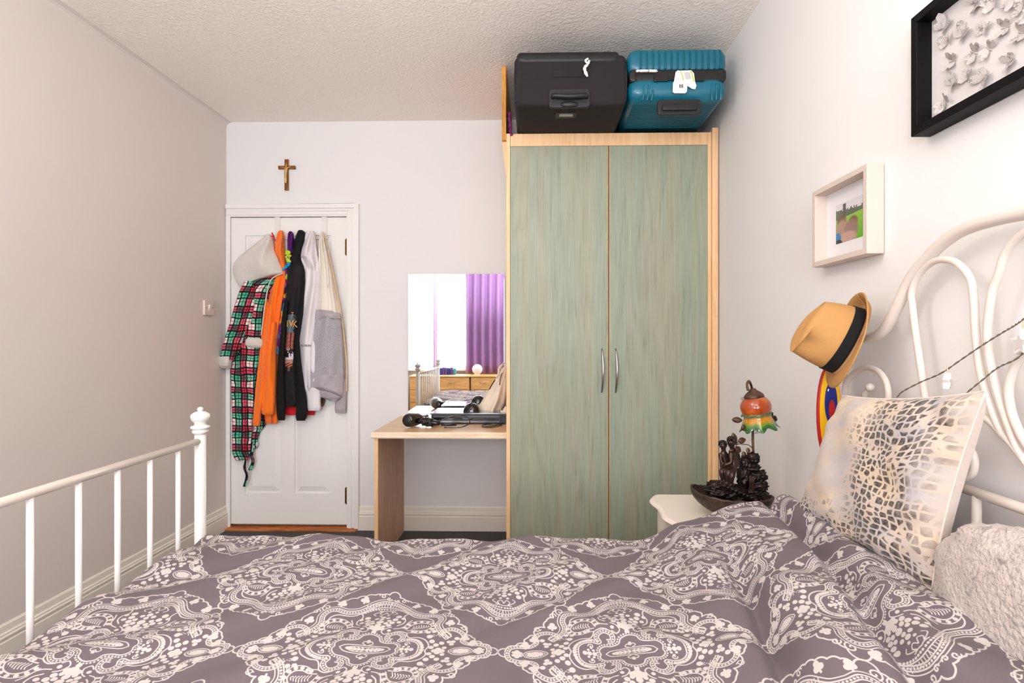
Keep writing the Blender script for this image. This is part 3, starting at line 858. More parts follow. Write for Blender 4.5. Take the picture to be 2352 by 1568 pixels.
# teal hard-shell suitcase
zb = wtop + 0.024
x0, x1 = atY(1444, 200, YS).x, atY(1672, 200, YS).x
x1 = min(x1, XR - 0.012)
zt2 = min(atY(1550, 106, YS).z, ZC - 0.006)
zm = atY(1550, 170, YS).z
s2 = thing('suitcase', 'teal ribbed hard-shell suitcase lying on wardrobe top against the right wall', 'suitcase', ((x0 + x1) / 2, 2.7, zb))
def ribbed(mb, x0, x1, y0, y1, z0, z1, r, ry):
    rbox(mb, x0, x1, y0, y1, z0, z1, r, 7, ry)
ribbed(m_ := MB(), x0, x1, YS, YS + 0.68, zb, zm - 0.006, 0.045, 0.045)
low = m_.build('lower_shell', 'teal_shell', s2, smooth=True)
ribbed(m_ := MB(), x0 - 0.004, x1, YS + 0.004, YS + 0.68, zm + 0.008, zt2, 0.045, 0.035)
upp = m_.build('upper_shell', 'teal_shell', s2, smooth=True)
zp = MB()
rbox(zp, x0 + 0.004, x1 - 0.002, YS + 0.008, YS + 0.675, zm - 0.03, zm + 0.03, 0.02, ry=0.01)
zp.build('zip_band', 'black_satin', s2, smooth=True)
for k in range(14):
    x = x0 + 0.055 + k * (x1 - x0 - 0.085) / 13
    MB().tube([(x, YS + 0.006, zm + 0.025), (x, YS + 0.004, zm + 0.03), (x, YS + 0.005, zt2 - 0.035), (x, YS + 0.012, zt2 - 0.018), (x, YS + 0.035, zt2 - 0.002), (x, YS + 0.5, zt2 - 0.0015)], 0.005, 6).build('rib', 'teal_shell_rib', upp, smooth=True)
for k, dx in enumerate((0.068, 0.088, 0.108)):
    MB().tube(smooth_path([(x0 + dx, YS + 0.001, zm - 0.05 - 0.02 * (k == 2)), (x0 + dx, YS, zm - 0.09), (x0 + dx - 0.006, YS + 0.001, zm - 0.118)]), 0.0045, 8).build('rib', 'teal_shell', low, smooth=True)
for dx in (0.032, 0.052, 0.072):
    MB().tube([(x1 - dx, YS + 0.002, zm - 0.045), (x1 - dx, YS, zm - 0.05), (x1 - dx, YS, zm - 0.115), (x1 - dx, YS + 0.002, zm - 0.12)], 0.0045, 8).build('rib', 'teal_shell', low, smooth=True)
for k in range(16):
    y = YS + 0.05 + k * 0.018
    MB().tube([(x0 + 0.03, y, zb + 0.001), (x1 - 0.035, y, zb + 0.001)], 0.004, 6).build('rib', 'teal_shell_rib', low, smooth=True)
hc = atY(1560, 246, YS)
hp = MB().prism(slot_loop(hc.x, hc.z, 0.097, 0.034, 0.014, YS - 0.005), (0, 0.02, 0)).build('handle_plate', 'black_satin', s2, bevel=0.003)
MB().prism(slot_loop(hc.x, hc.z, 0.082, 0.024, 0.01, YS - 0.0065), (0, 0.004, 0)).build('handle_recess', 'suitcase_trim', hp)
g = MB(); rbox(g, hc.x - 0.077, hc.x + 0.077, YS - 0.016, YS - 0.006, hc.z - 0.019, hc.z + 0.01, 0.006, ry=0.003)
g.build('telescopic_grip', 'black_plastic', hp, smooth=True)
lc = atY(1560, 180, YS)
g = MB()
for sx_ in (-1, 1):
    rbox(g, lc.x + sx_ * 0.082 - 0.032, lc.x + sx_ * 0.082 + 0.032, YS - 0.004, YS + 0.02, lc.z - 0.014, lc.z + 0.012, 0.006, ry=0.003)
g.box(lc.x - 0.055, lc.x + 0.055, YS - 0.001, YS + 0.02, lc.z - 0.008, lc.z + 0.008)
g.build('side_handle', 'black_plastic', s2, bevel=0.001)
zl = MB().tube([(x0 + 0.032, YS - 0.004, zm + 0.001), (x0 + 0.034, YS - 0.006, zm - 0.03)], 0.0025, 6)
zl.build('zip_puller', 'dark_brass', s2, smooth=True)
zt_ = atY(1492, 160, YS - 0.02)
mb = MB()
mb.tube([(zt_.x - 0.055, YS - 0.006, zt_.z), (zt_.x - 0.052, YS - 0.01, zt_.z), (zt_.x - 0.046, YS - 0.01, zt_.z + 0.001)], 0.006, 8)
mb.tube([(zt_.x - 0.046, YS - 0.01, zt_.z), (zt_.x - 0.04, YS - 0.01, zt_.z), (zt_.x - 0.004, YS - 0.01, zt_.z)], [0.003, 0.006, 0.006], 8)
mb.tube([(zt_.x - 0.001, YS - 0.01, zt_.z), (zt_.x + 0.03, YS - 0.01, zt_.z - 0.001), (zt_.x + 0.04, YS - 0.006, zt_.z - 0.001)], [0.006, 0.006, 0.002], 8)
tag(mb.build('zip_tie', 'tag_paper', smooth=True), 'white paper strip twisted round the zip of the teal suitcase', 'luggage tag')
def flat_tag(name, pix, m, Y, parent=None, th=0.002):
    pts = [atY(px_, py_, Y) for px_, py_ in pix]
    return MB().prism(pts, (0, th, 0)).build(name, m, parent, bevel=0.0008 if th > 0.0015 else 0)
tg = thing('luggage_tag', 'white airline luggage label with lime stripes looped on handle of teal suitcase', 'luggage tag', atY(1570, 214, YS - 0.01))
flat_tag('paper_front', [(1552, 165), (1548, 187), (1546, 190), (1545, 211), (1549, 214), (1574, 214), (1578, 210), (1579, 196), (1571, 165), (1557, 161)], 'tag_paper', YS - 0.012, tg)
flat_tag('paper_back', [(1558, 162), (1588, 161), (1594, 168), (1597, 189), (1600, 196), (1597, 205), (1590, 204), (1572, 193)], 'tag_paper', YS - 0.009, tg)
flat_tag('lime_stripe', [(1562.5, 163), (1565, 163), (1571.5, 184), (1569, 184)], 'tag_lime', YS - 0.0128, tg, 0.0006)
flat_tag('lime_stripe', [(1586, 162), (1589, 162.5), (1595.5, 187), (1592.5, 187)], 'tag_lime', YS - 0.0098, tg, 0.0006)
flat_tag('bar_code', [(1571, 166), (1584, 166), (1588, 181), (1575, 182)], 'tag_grey', YS - 0.0098, tg, 0.0006)
for k in range(5):
    flat_tag('printed_bar', [(1560 + k * 2, 193.5), (1561.2 + k * 2, 193.5), (1561.2 + k * 2, 201.5), (1560 + k * 2, 201.5)], 'tag_ink', YS - 0.0128, tg, 0.0006)
# crumpled magenta cloth squeezed between board and black suitcase
pts = [atY(1171, 258, YW - 0.02), atY(1170, 272, YW - 0.03), atY(1172, 290, YW - 0.03), atY(1172.5, 303, YW - 0.015), atY(1176, 311, YW - 0.008)]
mb = MB().tube(smooth_path(pts), [0.006 + 0.003 * math.sin(i * 0.9) for i in range(33)], 8, flat=0.6)
tag(mb.build('cloth_strip', 'magenta_cloth', smooth=True), 'magenta cloth poking out between wooden board and black suitcase', 'cloth')

# ------------------------------------------------------------------ desk, mirror and what lies there
DZ = 0.733
YD = 2.755
x0 = atY(852, 1000, YD).x
x1 = wx0 - 0.004
dk = thing('desk', 'small pale oak dressing table with one side panel built against the wardrobe', 'desk', ((x0 + x1) / 2, (YD + YB) / 2, 0))
MB().box(x0 + 0.003, x1, YD + 0.012, YB - 0.004, DZ - 0.033, DZ).build('desk_top', 'desk_oak', dk)
MB().prism([(x0, YD + 0.004, DZ - 0.033), (x0, YD, DZ - 0.027), (x0, YD, DZ - 0.007), (x0, YD + 0.006, DZ - 0.0003), (x0, YD + 0.0118, DZ + 0.0003), (x0, YD + 0.0118, DZ - 0.033)],
           (x1 - x0, 0, 0)).build('front_edge', 'desk_edge', dk, smooth=False)
lx = atY(860, 1100, YD + 0.02).x
MB().box(lx, lx + 0.019, YD + 0.021, YB - 0.03, 0, DZ - 0.0335).build('side_panel', 'desk_side', dk)
MB().box(lx - 0.0005, lx + 0.0195, YD + 0.0195, YD + 0.0208, 0, DZ - 0.0335).build('edge_band', 'beech_edge', dk)
MB().box(lx + 0.004, lx + 0.012, YB - 0.0295, YB - 0.028, 0, DZ - 0.04).build('back_strip', 'orange_ply', dk)

# frameless mirror standing on the desk
mx0, mx1 = atY(937.5, 640, YB - 0.02).x, atY(1159, 640, YB - 0.02).x
mx1 = min(mx1, x1 - 0.002)
mz1 = atY(1050, 629, YB - 0.02).z
mr = thing('mirror', 'frameless rectangular mirror standing on the desk against the back wall', 'mirror', ((mx0 + mx1) / 2, YB - 0.02, DZ + 0.001))
R_ = Matrix.Translation(((mx0 + mx1) / 2, YB - 0.02, DZ)) @ Matrix.Rotation(MIRROR_YAW if 'MIRROR_YAW' in globals() else 0.0165, 4, 'Z')
g = MB(); g.M = R_
hw = (mx1 - mx0) / 2 - 0.002
g.box(-hw, hw, -0.002, 0.0, 0.001, mz1 - DZ)
g.build('mirror_glass', 'mirror', mr)
g = MB(); g.M = R_
g.box(-hw, hw, 0.0002, 0.004, 0.001, mz1 - DZ)
g.build('mirror_backing', 'mirror_edge', mr)

# flat black player box
bx0, bx1 = atY(983, 960, 3.04).x, x1 - 0.006
by0, by1 = 3.035, 3.27
mp = thing('media_player', 'wide flat black media player box lying on the desk before the mirror', 'electronics', ((bx0 + bx1) / 2, 3.15, DZ))
MB().box(bx0 + 0.02, bx1, by0 + 0.004, by1, DZ + 0.004, DZ + 0.055).build('casing', 'black_plastic', mp, bevel=0.002)
MB().box(bx0 + 0.014, bx1, by0, by1 + 0.003, DZ + 0.0555, DZ + 0.064).build('lid', 'grey_gloss', mp, bevel=0.002)
for z0_, z1_, mm_ in ((0.010, 0.020, 'grey_gloss'), (0.028, 0.033, 'black_gloss'), (0.040, 0.050, 'grey_gloss')):
    MB().box(bx0 + 0.03, bx1 - 0.05, by0 + 0.0022, by0 + 0.0038, DZ + z0_, DZ + z1_).build('front_strip', mm_, mp)
for k in range(4):
    MB().box(bx0 + 0.04 + k * 0.11, bx0 + 0.05 + k * 0.11, by0 + 0.03, by0 + 0.05, DZ + 0.0005, DZ + 0.0038).build('foot', 'black_plastic', mp)

# black mouse-like grooming gadget on the player
c = atY(1082, 945, 3.12)
cl = thing('hair_clipper', 'rounded glossy black gadget with ridged grips resting on the flat black player', 'gadget', (c.x, 3.12, DZ + 0.0645))
def dome(mb, cx_, cy_, z0_, rx, ry, rz, n=16):
    mb.grid(lambda u, v: (cx_ + rx * math.cos(2 * PI * u) * math.cos(v * PI / 2), cy_ + ry * math.sin(2 * PI * u) * math.cos(v * PI / 2), z0_ + rz * math.sin(v * PI / 2)), n * 2, 8)
    return mb
dome(MB(), c.x + 0.004, 3.12, DZ + 0.0648, 0.05, 0.04, 0.05).build('shell', 'black_gloss', cl, smooth=True)
for k in range(3):
    MB().tube([(c.x - 0.045 + k * 0.012 + 0.055 * t, 3.12 - 0.041 * math.sin(PI * min(1, t + 0.12)) - 0.001, DZ + 0.066 + 0.05 * math.sin(PI / 2 * t) - k * 0.008) for t in [i / 8 for i in range(9)]], 0.0022, 6).build('ridge', 'black_satin', cl, smooth=True)

# hair dryer with wound cord
c = atY(944, 962, 2.93)
c.z = DZ + 0.041
hd = thing('hair_dryer', 'black hair dryer lying on the desk front with cord wound round its handle', 'hair dryer', (c.x, 2.93, DZ + 0.001))
axd = Vector((-0.35, -0.85, 0)).normalized()
MB().lathe([(0.0, -0.02), (0.024, -0.018), (0.026, 0.03), (0.036, 0.055), (0.04, 0.08), (0.04, 0.13), (0.036, 0.15), (0.03, 0.158), (0.0, 0.16)], Vector((c.x, 2.93, c.z)) - axd * 0.12, 28, axd).build('barrel', 'black_gloss', hd, smooth=True)
MB().lathe([(0.0, 0), (0.027, 0), (0.029, 0.002), (0.029, 0.004), (0, 0.004)], Vector((c.x, 2.93, c.z)) + axd * 0.037, 24, axd).build('intake_grille', 'black_satin', hd, smooth=True)
h0 = Vector((c.x + 0.02, 2.95, c.z - 0.006)); h1 = Vector((c.x + 0.165, 2.915, DZ + 0.023))
MB().tube([h0, h0.lerp(h1, 0.3), h0.lerp(h1, 0.8), h1], [0.02, 0.016, 0.017, 0.01], 12).build('grip', 'black_plastic', hd, smooth=True)
coil = []
d_ = (h1 - h0).normalized(); s_ = d_.cross(Vector((0, 0, 1))).normalized(); u_ = s_.cross(d_)
for i in range(8 * 14 + 1):
    t = i / (8 * 14)
    a_ = 2 * PI * 8 * t
    q_ = h0.lerp(h1, 0.30 + 0.42 * t)
    pz = q_ + (s_ * math.cos(a_) + u_ * math.sin(a_)) * (0.0225 + 0.002 * math.sin(i * 1.7))
    pz.z = max(pz.z, DZ + 0.0045)
    coil.append(pz)
MB().tube(coil, 0.0035, 7).build('cord', 'black_gloss', hd, smooth=True)
lp = smooth_path([h1 + Vector((-0.03, 0, 0.004)), h1 + Vector((0.02, -0.02, 0.024)), h1 + Vector((0.09, 0.02, 0.04)), h1 + Vector((0.15, 0.04, 0.03)), h1 + Vector((0.165, 0.02, 0.0)), h1 + Vector((0.12, -0.01, -0.018)), h1 + Vector((0.03, -0.02, -0.018))], 8)
for p_ in lp: p_.z = max(p_.z, DZ + 0.0045); p_.y = min(p_.y, 3.02)
MB().tube(lp, 0.0032, 7).build('cord', 'black_gloss', hd, smooth=True)
pl = h1 + Vector((0.01, -0.02, 0))
MB().tube([pl, pl + Vector((0.05, 0.012, -0.004)), pl + Vector((0.085, 0.02, -0.008))], [0.010, 0.009, 0.004], 10).build('plug', 'black_plastic', hd, smooth=True)
# loose cable by the wardrobe
q0 = atZ(1160, 975, DZ + 0.004)
cab = [atZ(*p_, DZ + 0.0045) for p_ in ((1160, 972), (1135, 977), (1112, 979), (1107, 976.5), (1118, 974.5), (1140, 974), (1153, 975.5), (1140, 979), (1122, 981.5), (1108, 979.5))]
tag(MB().tube(smooth_path(cab), 0.0028, 7).build('power_cable', 'black_gloss', smooth=True), 'thin black cable looped on the desk beside the wardrobe', 'cable')

# cream backpack slumped in the corner
bp = thing('backpack', 'cream canvas backpack slumped on the black player against the wardrobe', 'bag', atY(1130, 962, 3.15))
rows = [(838, 1161, 1164, .012), (846, 1153, 1164, .03), (856, 1147, 1164, .045), (868, 1140, 1164, .05), (880, 1130, 1164, .055), (892, 1124, 1163.5, .065), (905, 1116, 1163, .075),
        (920, 1107, 1161.5, .085), (932, 1099, 1158, .09), (942, 1098, 1152, .09), (951, 1100, 1150, .085), (957, 1120, 1147, .07), (960, 1136, 1145, .04)]
def row_interp(rows, py):
    for a_, b_ in zip(rows, rows[1:]):
        if a_[0] <= py <= b_[0]:
            t = (py - a_[0]) / (b_[0] - a_[0])
            return [a_[k] + (b_[k] - a_[k]) * t for k in range(len(a_))]
    return list(rows[-1] if py > rows[-1][0] else rows[0])
def cloth(rows, Yb, nfold=3, amp=0.25, nu=48, nv=60, seed=0, flatness=0.55, uvs=None):
    """closed loft hanging in front of plane y=Yb: rows (py, pxL, pxR, thickness)"""
    mb = MB()
    y0_, y1_ = rows[0][0], rows[-1][0]
    def fn(u, v):
        py = y0_ + (y1_ - y0_) * v
        _, L, R, T = row_interp(rows, py)[:4]
        if u <= 0.75:
            s = u / 0.75
            px = L + (R - L) * (0.5 - 0.5 * math.cos(PI * s)) if False else L + (R - L) * s
            prof = max(0.0, math.sin(PI * s)) ** flatness
            f_ = 1 + amp * (math.cos(2 * PI * (nfold * s + 0.25 * math.sin(3.1 * v + seed))) + 0.5 * math.sin(2 * PI * (1.7 * nfold * s + 0.6 * v) + seed * 2.1))
            wr = 0.05 * math.sin(17 * v + 5 * s + seed) * amp
            d = T * prof * (f_ + wr) / (1 + amp)
            p_ = atY(px, py, Yb - d)
            uv = (s * (R - L) / 358.0, (1 - v) * (y1_ - y0_) / 358.0)
        else:
            s = (1 - u) / 0.25
            px = L + (R - L) * s
            p_ = atY(px, py, Yb)
            uv = (s * (R - L) / 358.0, (1 - v) * (y1_ - y0_) / 358.0)
        return p_, uv
    mb.grid(fn, nu, nv)
    return mb
g = cloth(rows, 3.22, 2, 0.15, seed=2, nv=40)
g.build('main_body', 'bag_canvas', bp, smooth=True)
def lineY(pix, Y, r=0.002, n=6):
    return MB().tube(smooth_path([atY(a_, b_, y_) for (a_, b_), y_ in zip(pix, Y if isinstance(Y, (list, tuple)) else [Y] * len(pix))]), r, 7)
lineY([(1124, 894), (1130, 883), (1137, 872)], 3.155, 0.003).build('zip_opening', 'black_cloth', bp, smooth=True)
lineY([(1153, 856), (1149, 868), (1148, 884)], 3.165, 0.0025).build('zip_opening', 'dark_brass', bp, smooth=True)
lineY([(1151, 905), (1150, 925), (1150, 948), (1146, 956)], [3.145, 3.135, 3.135, 3.15], 0.0025).build('piping', 'bag_piping', bp, smooth=True)
lineY([(1153, 838), (1146, 846), (1145, 858), (1139, 866)], 3.18, 0.006).build('carry_loop', 'bag_canvas', bp, smooth=True)
lineY([(1151, 943), (1156, 948), (1159, 940), (1162.5, 934)], 3.09, 0.008).build('strap', 'bag_canvas', bp, smooth=True)
lineY([(1163, 936), (1160, 950), (1157, 960)], 3.09, 0.010).build('strap', 'bag_canvas', bp, smooth=True)
# ------------------------------------------------------------------ over-door hooks and the clothes on the door
YH = YB - 0.012
hk = thing('over_door_hooks', 'white metal over-door hook rack with two straps carrying the clothes', 'hook rack', atY(690, 540, YH))
for px_ in (635, 743):
    a_, b_ = atY(px_, 497, YH), atY(px_, 548, YH)
    MB().box(a_.x - 0.017, a_.x + 0.017, YB - 0.001, YB + 0.003, b_.z, a_.z + 0.004).box(a_.x - 0.017, a_.x + 0.017, YB - 0.001, YB + 0.02, a_.z + 0.0042, a_.z + 0.0062).build('strap', 'white_metal', hk, bevel=0.0008)
a_, b_ = atY(622, 545, YH), atY(752, 545, YH)
MB().box(a_.x, b_.x, YB - 0.005, YB - 0.0015, a_.z - 0.012, a_.z + 0.008).build('rail', 'white_metal', hk, bevel=0.001)
for px_ in (627, 645, 668, 692, 714, 740):
    c = atY(px_, 545, YH)
    pts = smooth_path([(c.x, YB - 0.004, c.z - 0.02), (c.x, YB - 0.02, c.z - 0.034), (c.x, YB - 0.04, c.z - 0.022), (c.x, YB - 0.045, c.z + 0.004)])
    hko = MB().tube(pts, 0.003, 8).build('hook', 'white_metal', hk, smooth=True)
c = atY(626, 541, YB - 0.05)
MB().tube(smooth_path([c + Vector((0.004, 0.02, -0.03)), c + Vector((0.006, 0, -0.004)), c + Vector((-0.002, -0.004, 0.018))]), 0.0045, 8).tube([c + Vector((0.003, 0, -0.006)), c + Vector((-0.016, 0, -0.002))], 0.0035, 8).build('loop_tip', 'red_cloth', hk, smooth=True)

# tartan raster (display colours), used on the robe
def plaid_arr(n=192):
    seq = [(0.15, (236, 230, 226)), (0.18, (200, 24, 50)), (0.31, (236, 226, 222)), (0.37, (10, 8, 10)), (0.49, (76, 196, 152)), (0.52, (8, 8, 10)),
           (0.62, (70, 190, 146)), (0.70, (8, 8, 10)), (0.80, (214, 34, 62)), (0.83, (12, 8, 10)), (0.93, (214, 34, 62)), (1.01, (10, 8, 10))]
    line = np.zeros((n, 3))
    for i in range(n):
        t = i / n
        for e, c in seq:
            if t < e:
                line[i] = c; break
    line /= 255
    A, B = line[None, :, :], line[:, None, :]
    out = 0.5 * (A + B)
    mn = np.minimum(A, B)
    out = 0.55 * out + 0.45 * mn
    out = np.where((mn.max(-1, keepdims=True) < 0.1), mn * 0.6 + 0.12 * out, out)
    return np.clip(out, 0, 1)
pl_im = img_from('tartan', plaid_arr())
q = NT('tartan_fleece')
tcn = q.n('ShaderNodeTexCoord'); mp_ = q.n('ShaderNodeMapping'); mp_.inputs['Scale'].default_value = (8.2, 8.2, 1)
nzz = q.n('ShaderNodeTexNoise', Scale=9.0, Detail=2.0)
q.l(tcn.outputs['UV'], nzz.inputs['Vector'])
mixv = q.n('ShaderNodeVectorMath', operation='SCALE'); mixv.inputs['Scale'].default_value = 0.035
q.l(nzz.outputs['Color'], mixv.inputs[0])
addv = q.n('ShaderNodeVectorMath', operation='ADD'); q.l(tcn.outputs['UV'], addv.inputs[0]); q.l(mixv.outputs[0], addv.inputs[1])
q.l(addv.outputs[0], mp_.inputs['Vector'])
ti = q.n('ShaderNodeTexImage'); ti.image = pl_im
q.l(mp_.outputs['Vector'], ti.inputs['Vector'])
q.l(ti.outputs['Color'], q.b.inputs['Base Color'])
q.b.inputs['Roughness'].default_value = 0.95
nb = q.n('ShaderNodeTexNoise', Scale=300.0); q.l(tcn.outputs['Object'], nb.inputs['Vector']); q.bump(nb.outputs[0], 0.6, 0.005)

YC = YB - 0.014
def garment(root, part, rows, m, Yb=YC, **kw):
    g = cloth(rows, Yb, **kw)
    return g.build(part, m, root, smooth=True)
# red garment, maroon garment, brown one right at the back
t_ = thing('red_top', 'bright red top mostly hidden behind black hoodie, hem showing below', 'clothes', atY(690, 953, YC), 'clothes hung on the door')
garment(t_, 'body', [(600, 664, 694, .006), (700, 660, 700, .008), (860, 658, 716, .010), (925, 655, 722, .012), (946, 655, 723, .012), (953, 657, 722, .008)], 'red_cloth', YC, nfold=2, amp=.2)
t_ = thing('brown_garment', 'dark brown garment glimpsed behind cuffs of the white sweatshirt', 'clothes', atY(742, 930, YC), 'clothes hung on the door')
garment(t_, 'body', [(640, 715, 738, .005), (800, 718, 744, .008), (905, 722, 747, .01), (925, 726, 746, .01), (933, 730, 742, .006)], 'brown_fur', YC - 0.001, nfold=1, amp=.2)

# tartan robe
rb_ = thing('hooded_robe', 'red green and white tartan fleece robe with cream sherpa hood on leftmost hook', 'robe', atY(560, 1057, YC), 'clothes hung on the door')
garment(rb_, 'back_panel', [(640, 590, 640, .006), (760, 580, 616, .008), (900, 575, 612, .012), (950, 580, 611, .014), (975, 582, 611, .014), (988, 583, 600, .012), (992, 580, 596, .012), (1010, 577, 592, .012), (1030, 576, 590, .01)],
        'tartan_fleece', YC, nfold=1.5, amp=.3)
garment(rb_, 'body', [(628, 612, 648, .02), (640, 578, 650, .04), (650, 562, 648, .05), (665, 551, 628, .055), (700, 541, 614, .06), (740, 533, 607, .06), (790, 530, 604, .058), (820, 531, 598, .055), (850, 530, 590, .05),
                      (900, 531, 584, .05), (950, 533, 581, .045), (1000, 533, 578, .042), (1040, 533, 575, .04), (1052, 538, 572, .035), (1057, 541, 568, .015)], 'tartan_fleece', YC - 0.02, nfold=1.6, amp=.35, nu=60, nv=90)
garment(rb_, 'sleeve', [(645, 562, 580, .02), (670, 549, 588, .04), (700, 539, 586, .045), (740, 528, 578, .045), (780, 515, 562, .045), (810, 507, 548, .042), (826, 503, 538, .036)], 'tartan_fleece', YC - 0.062, nfold=1.3, amp=.3)
garment(rb_, 'sherpa_cuff', [(818, 504, 536, .03), (822, 502, 535, .046), (832, 502, 533, .05), (840, 504, 532, .044), (845, 508, 530, .02)], 'fleece', YC - 0.06, nfold=1, amp=.05, flatness=.8)
garment(rb_, 'pocket_trim', [(775, 565, 592, .012), (779, 556, 603, .026), (786, 554, 604, .03), (793, 558, 603, .026), (798, 572, 600, .012)], 'fleece', YC - 0.064, nfold=1, amp=.05, flatness=.8)
garment(rb_, 'hood', [(537, 613, 621, .02), (548, 600, 626, .045), (560, 585, 629, .06), (575, 566, 631, .07), (590, 548, 638, .08), (605, 537, 644, .085), (618, 534, 650, .08), (628, 536, 652, .07), (634, 538, 630, .06), (641, 541, 600, .05),
                      (650, 545, 572, .04), (657, 549, 558, .02)], 'fleece', YC - 0.03, nfold=1.1, amp=.22, flatness=.7)
MB().tube(smooth_path([atY(651, 627, YC - .05), atY(630, 636, YC - .08), atY(619, 650, YC - .085), atY(612, 680, YC - .088), atY(606, 720, YC - .085), atY(600, 770, YC - .08)]), 0.0035, 8).build('sherpa_edge', 'fleece', rb_, smooth=True)
def flatstrip(name, pts, w, m, parent, th=0.006):
    P = smooth_path(pts, 5)
    return MB().tube(P, w, 8, flat=1.0).build(name, m, parent, smooth=True)
def strip_uv(name, pts, w, m, parent):
    P = smooth_path(pts, 6)
    n = len(P)
    def fn(u, v):
        i = min(n - 1, int(round(v * (n - 1))))
        a_ = 2 * PI * u
        return (P[i] + Vector((w * math.cos(a_), w * 0.5 * math.sin(a_), 0))), (u * w * 3, -v * (n * 0.004))
    return MB().grid(fn, 10, n - 1).build(name, m, parent, smooth=True)
strip_uv('belt', [atY(563, 1050, YC - .02), atY(562, 1075, YC - .022), atY(567, 1092, YC - .02), atY(561, 1117, YC - .02)], 0.009, 'tartan_fleece', rb_)
strip_uv('belt', [atY(578, 1015, YC - .012), atY(578, 1045, YC - .016), atY(581, 1060, YC - .016), atY(574, 1079, YC - .016)], 0.011, 'tartan_fleece', rb_)
MB().ell(atY(590, 1020, YC - .012), (.008, .006, .014)).build('belt_loop', 'fleece', rb_, smooth=True)

# orange hoodie
oh = thing('orange_hoodie', 'bright orange hooded sweatshirt hanging between tartan robe and black hoodie', 'clothes', atY(615, 978, YC), 'clothes hung on the door')
garment(oh, 'hood', [(529, 641, 649, .03), (534, 637, 652, .045), (545, 635, 654, .055), (560, 631, 654, .055), (575, 630, 655, .05), (595, 636, 656, .045), (620, 640, 658, .04), (640, 640, 658, .03)], 'orange_cloth', YC - .012, nfold=1.2, amp=.3)
garment(oh, 'body', [(630, 624, 660, .03), (645, 616, 660, .05), (680, 610, 656, .055), (720, 606, 650, .055), (780, 601, 642, .055), (850, 596, 637, .055), (920, 594, 637, .055), (955, 608, 638, .05), (966, 609, 638, .05), (973, 611, 636, .03)],
        'orange_cloth', YC - .015, nfold=2.2, amp=.4, nu=60)
garment(oh, 'sleeve', [(700, 606, 630, .03), (760, 601, 628, .05), (830, 594, 622, .052), (890, 587, 612, .05), (950, 582, 600, .045), (957, 581, 600, .046), (970, 580, 599, .046), (978, 582, 597, .03)], 'orange_cloth', YC - .045, nfold=1.2, amp=.35)
garment(oh, 'sleeve', [(740, 614, 634, .03), (800, 600, 634, .045), (860, 597, 634, .05), (920, 599, 633, .048), (930, 600, 632, .046), (948, 601, 631, .046), (952, 603, 630, .03)], 'orange_cloth', YC - .062, nfold=1.1, amp=.3)

# multicoloured scarf-like dress
q = NT('multicolour_print')
v = q.coords('Object')
vo = q.n('ShaderNodeTexVoronoi', Scale=34.0); q.l(v, vo.inputs['Vector'])
sxx = q.n('ShaderNodeSeparateXYZ'); q.l(vo.outputs['Color'], sxx.inputs[0])
r__ = q.t.nodes.new('ShaderNodeValToRGB'); r__.color_ramp.interpolation = 'CONSTANT'
cs = [(0, rgb(96, 16, 120)), (0.24, rgb(22, 140, 206)), (0.42, rgb(18, 24, 40)), (0.52, rgb(206, 22, 60)), (0.66, rgb(96, 14, 110)), (0.8, rgb(232, 116, 22)), (0.9, rgb(196, 210, 40))]
while len(r__.color_ramp.elements) < len(cs): r__.color_ramp.elements.new(0.5)
for e_, (p_, c_) in zip(r__.color_ramp.elements, cs): e_.position = p_; e_.color = c_
q.l(sxx.outputs[0], r__.inputs[0]); q.l(r__.outputs[0], q.b.inputs['Base Color'])
q.b.inputs['Roughness'].default_value = 0.75
md = thing('patterned_dress', 'multicoloured purple, lime and blue patterned garment between orange and black hoodies', 'clothes', atY(650, 810, YC), 'clothes hung on the door')
garment(md, 'body', [(615, 652, 664, .02), (650, 650, 662, .045), (700, 644, 660, .05), (740, 638, 654, .05), (790, 635, 648, .045), (815, 634, 644, .03)], 'multicolour_print', YC - .022, nfold=1.5, amp=.3)
garment(md, 'collar', [(531, 664, 670, .03), (536, 661, 674, .05), (550, 660, 676, .055), (570, 660, 675, .05), (585, 662, 672, .03)], 'purple_cloth', YC - .014, nfold=1, amp=.4)
g = MB()
rnd = random.Random(3)
for k in range(16):
    c = atY(rnd.uniform(655, 667), rnd.uniform(577, 601), YC - .052)
    g.ell(c, (rnd.uniform(.006, .012), .008, rnd.uniform(.005, .011)), 8, 6)
g.build('ruffle', 'lime_cloth', md, smooth=True)
g = MB()
for k in range(9):
    t = k / 8
    c = atY(666 - 14 * t + rnd.uniform(-2, 2), 603 + 16 * t, YC - .05)
    g.ell(c, (.009, .008, .008), 8, 6)
g.build('ruffle', 'blue_cloth', md, smooth=True)

# black hoodie with print
bh = thing('black_hoodie', 'black hoodie with flame-coloured chest print hanging beside white sweatshirt', 'clothes', atY(670, 968, YC), 'clothes hung on the door')
garment(bh, 'hood', [(528, 686, 694, .03), (532, 683, 700, .05), (540, 680, 704, .06), (552, 676, 702, .065), (570, 672, 697, .065), (590, 667, 694, .06), (610, 662, 696, .05), (630, 660, 700, .04)], 'black_cloth', YC - .02, nfold=1, amp=.2)
bbody = garment(bh, 'body', [(600, 664, 694, .03), (620, 660, 700, .05), (650, 657, 702, .06), (700, 653, 699, .062), (760, 648, 690, .062), (800, 644, 688, .062), (850, 640, 693, .062), (890, 639, 697, .06), (925, 646, 697, .055), (934, 652, 685, .03)],
                'charcoal_cloth', YC - .028, nfold=1.6, amp=.3, nu=64)
garment(bh, 'sleeve', [(690, 648, 664, .03), (760, 644, 659, .045), (830, 638, 656, .048), (900, 635, 656, .046), (945, 635, 656, .046), (960, 637, 655, .044), (965, 640, 654, .02)], 'black_cloth', YC - .05, nfold=1, amp=.25)
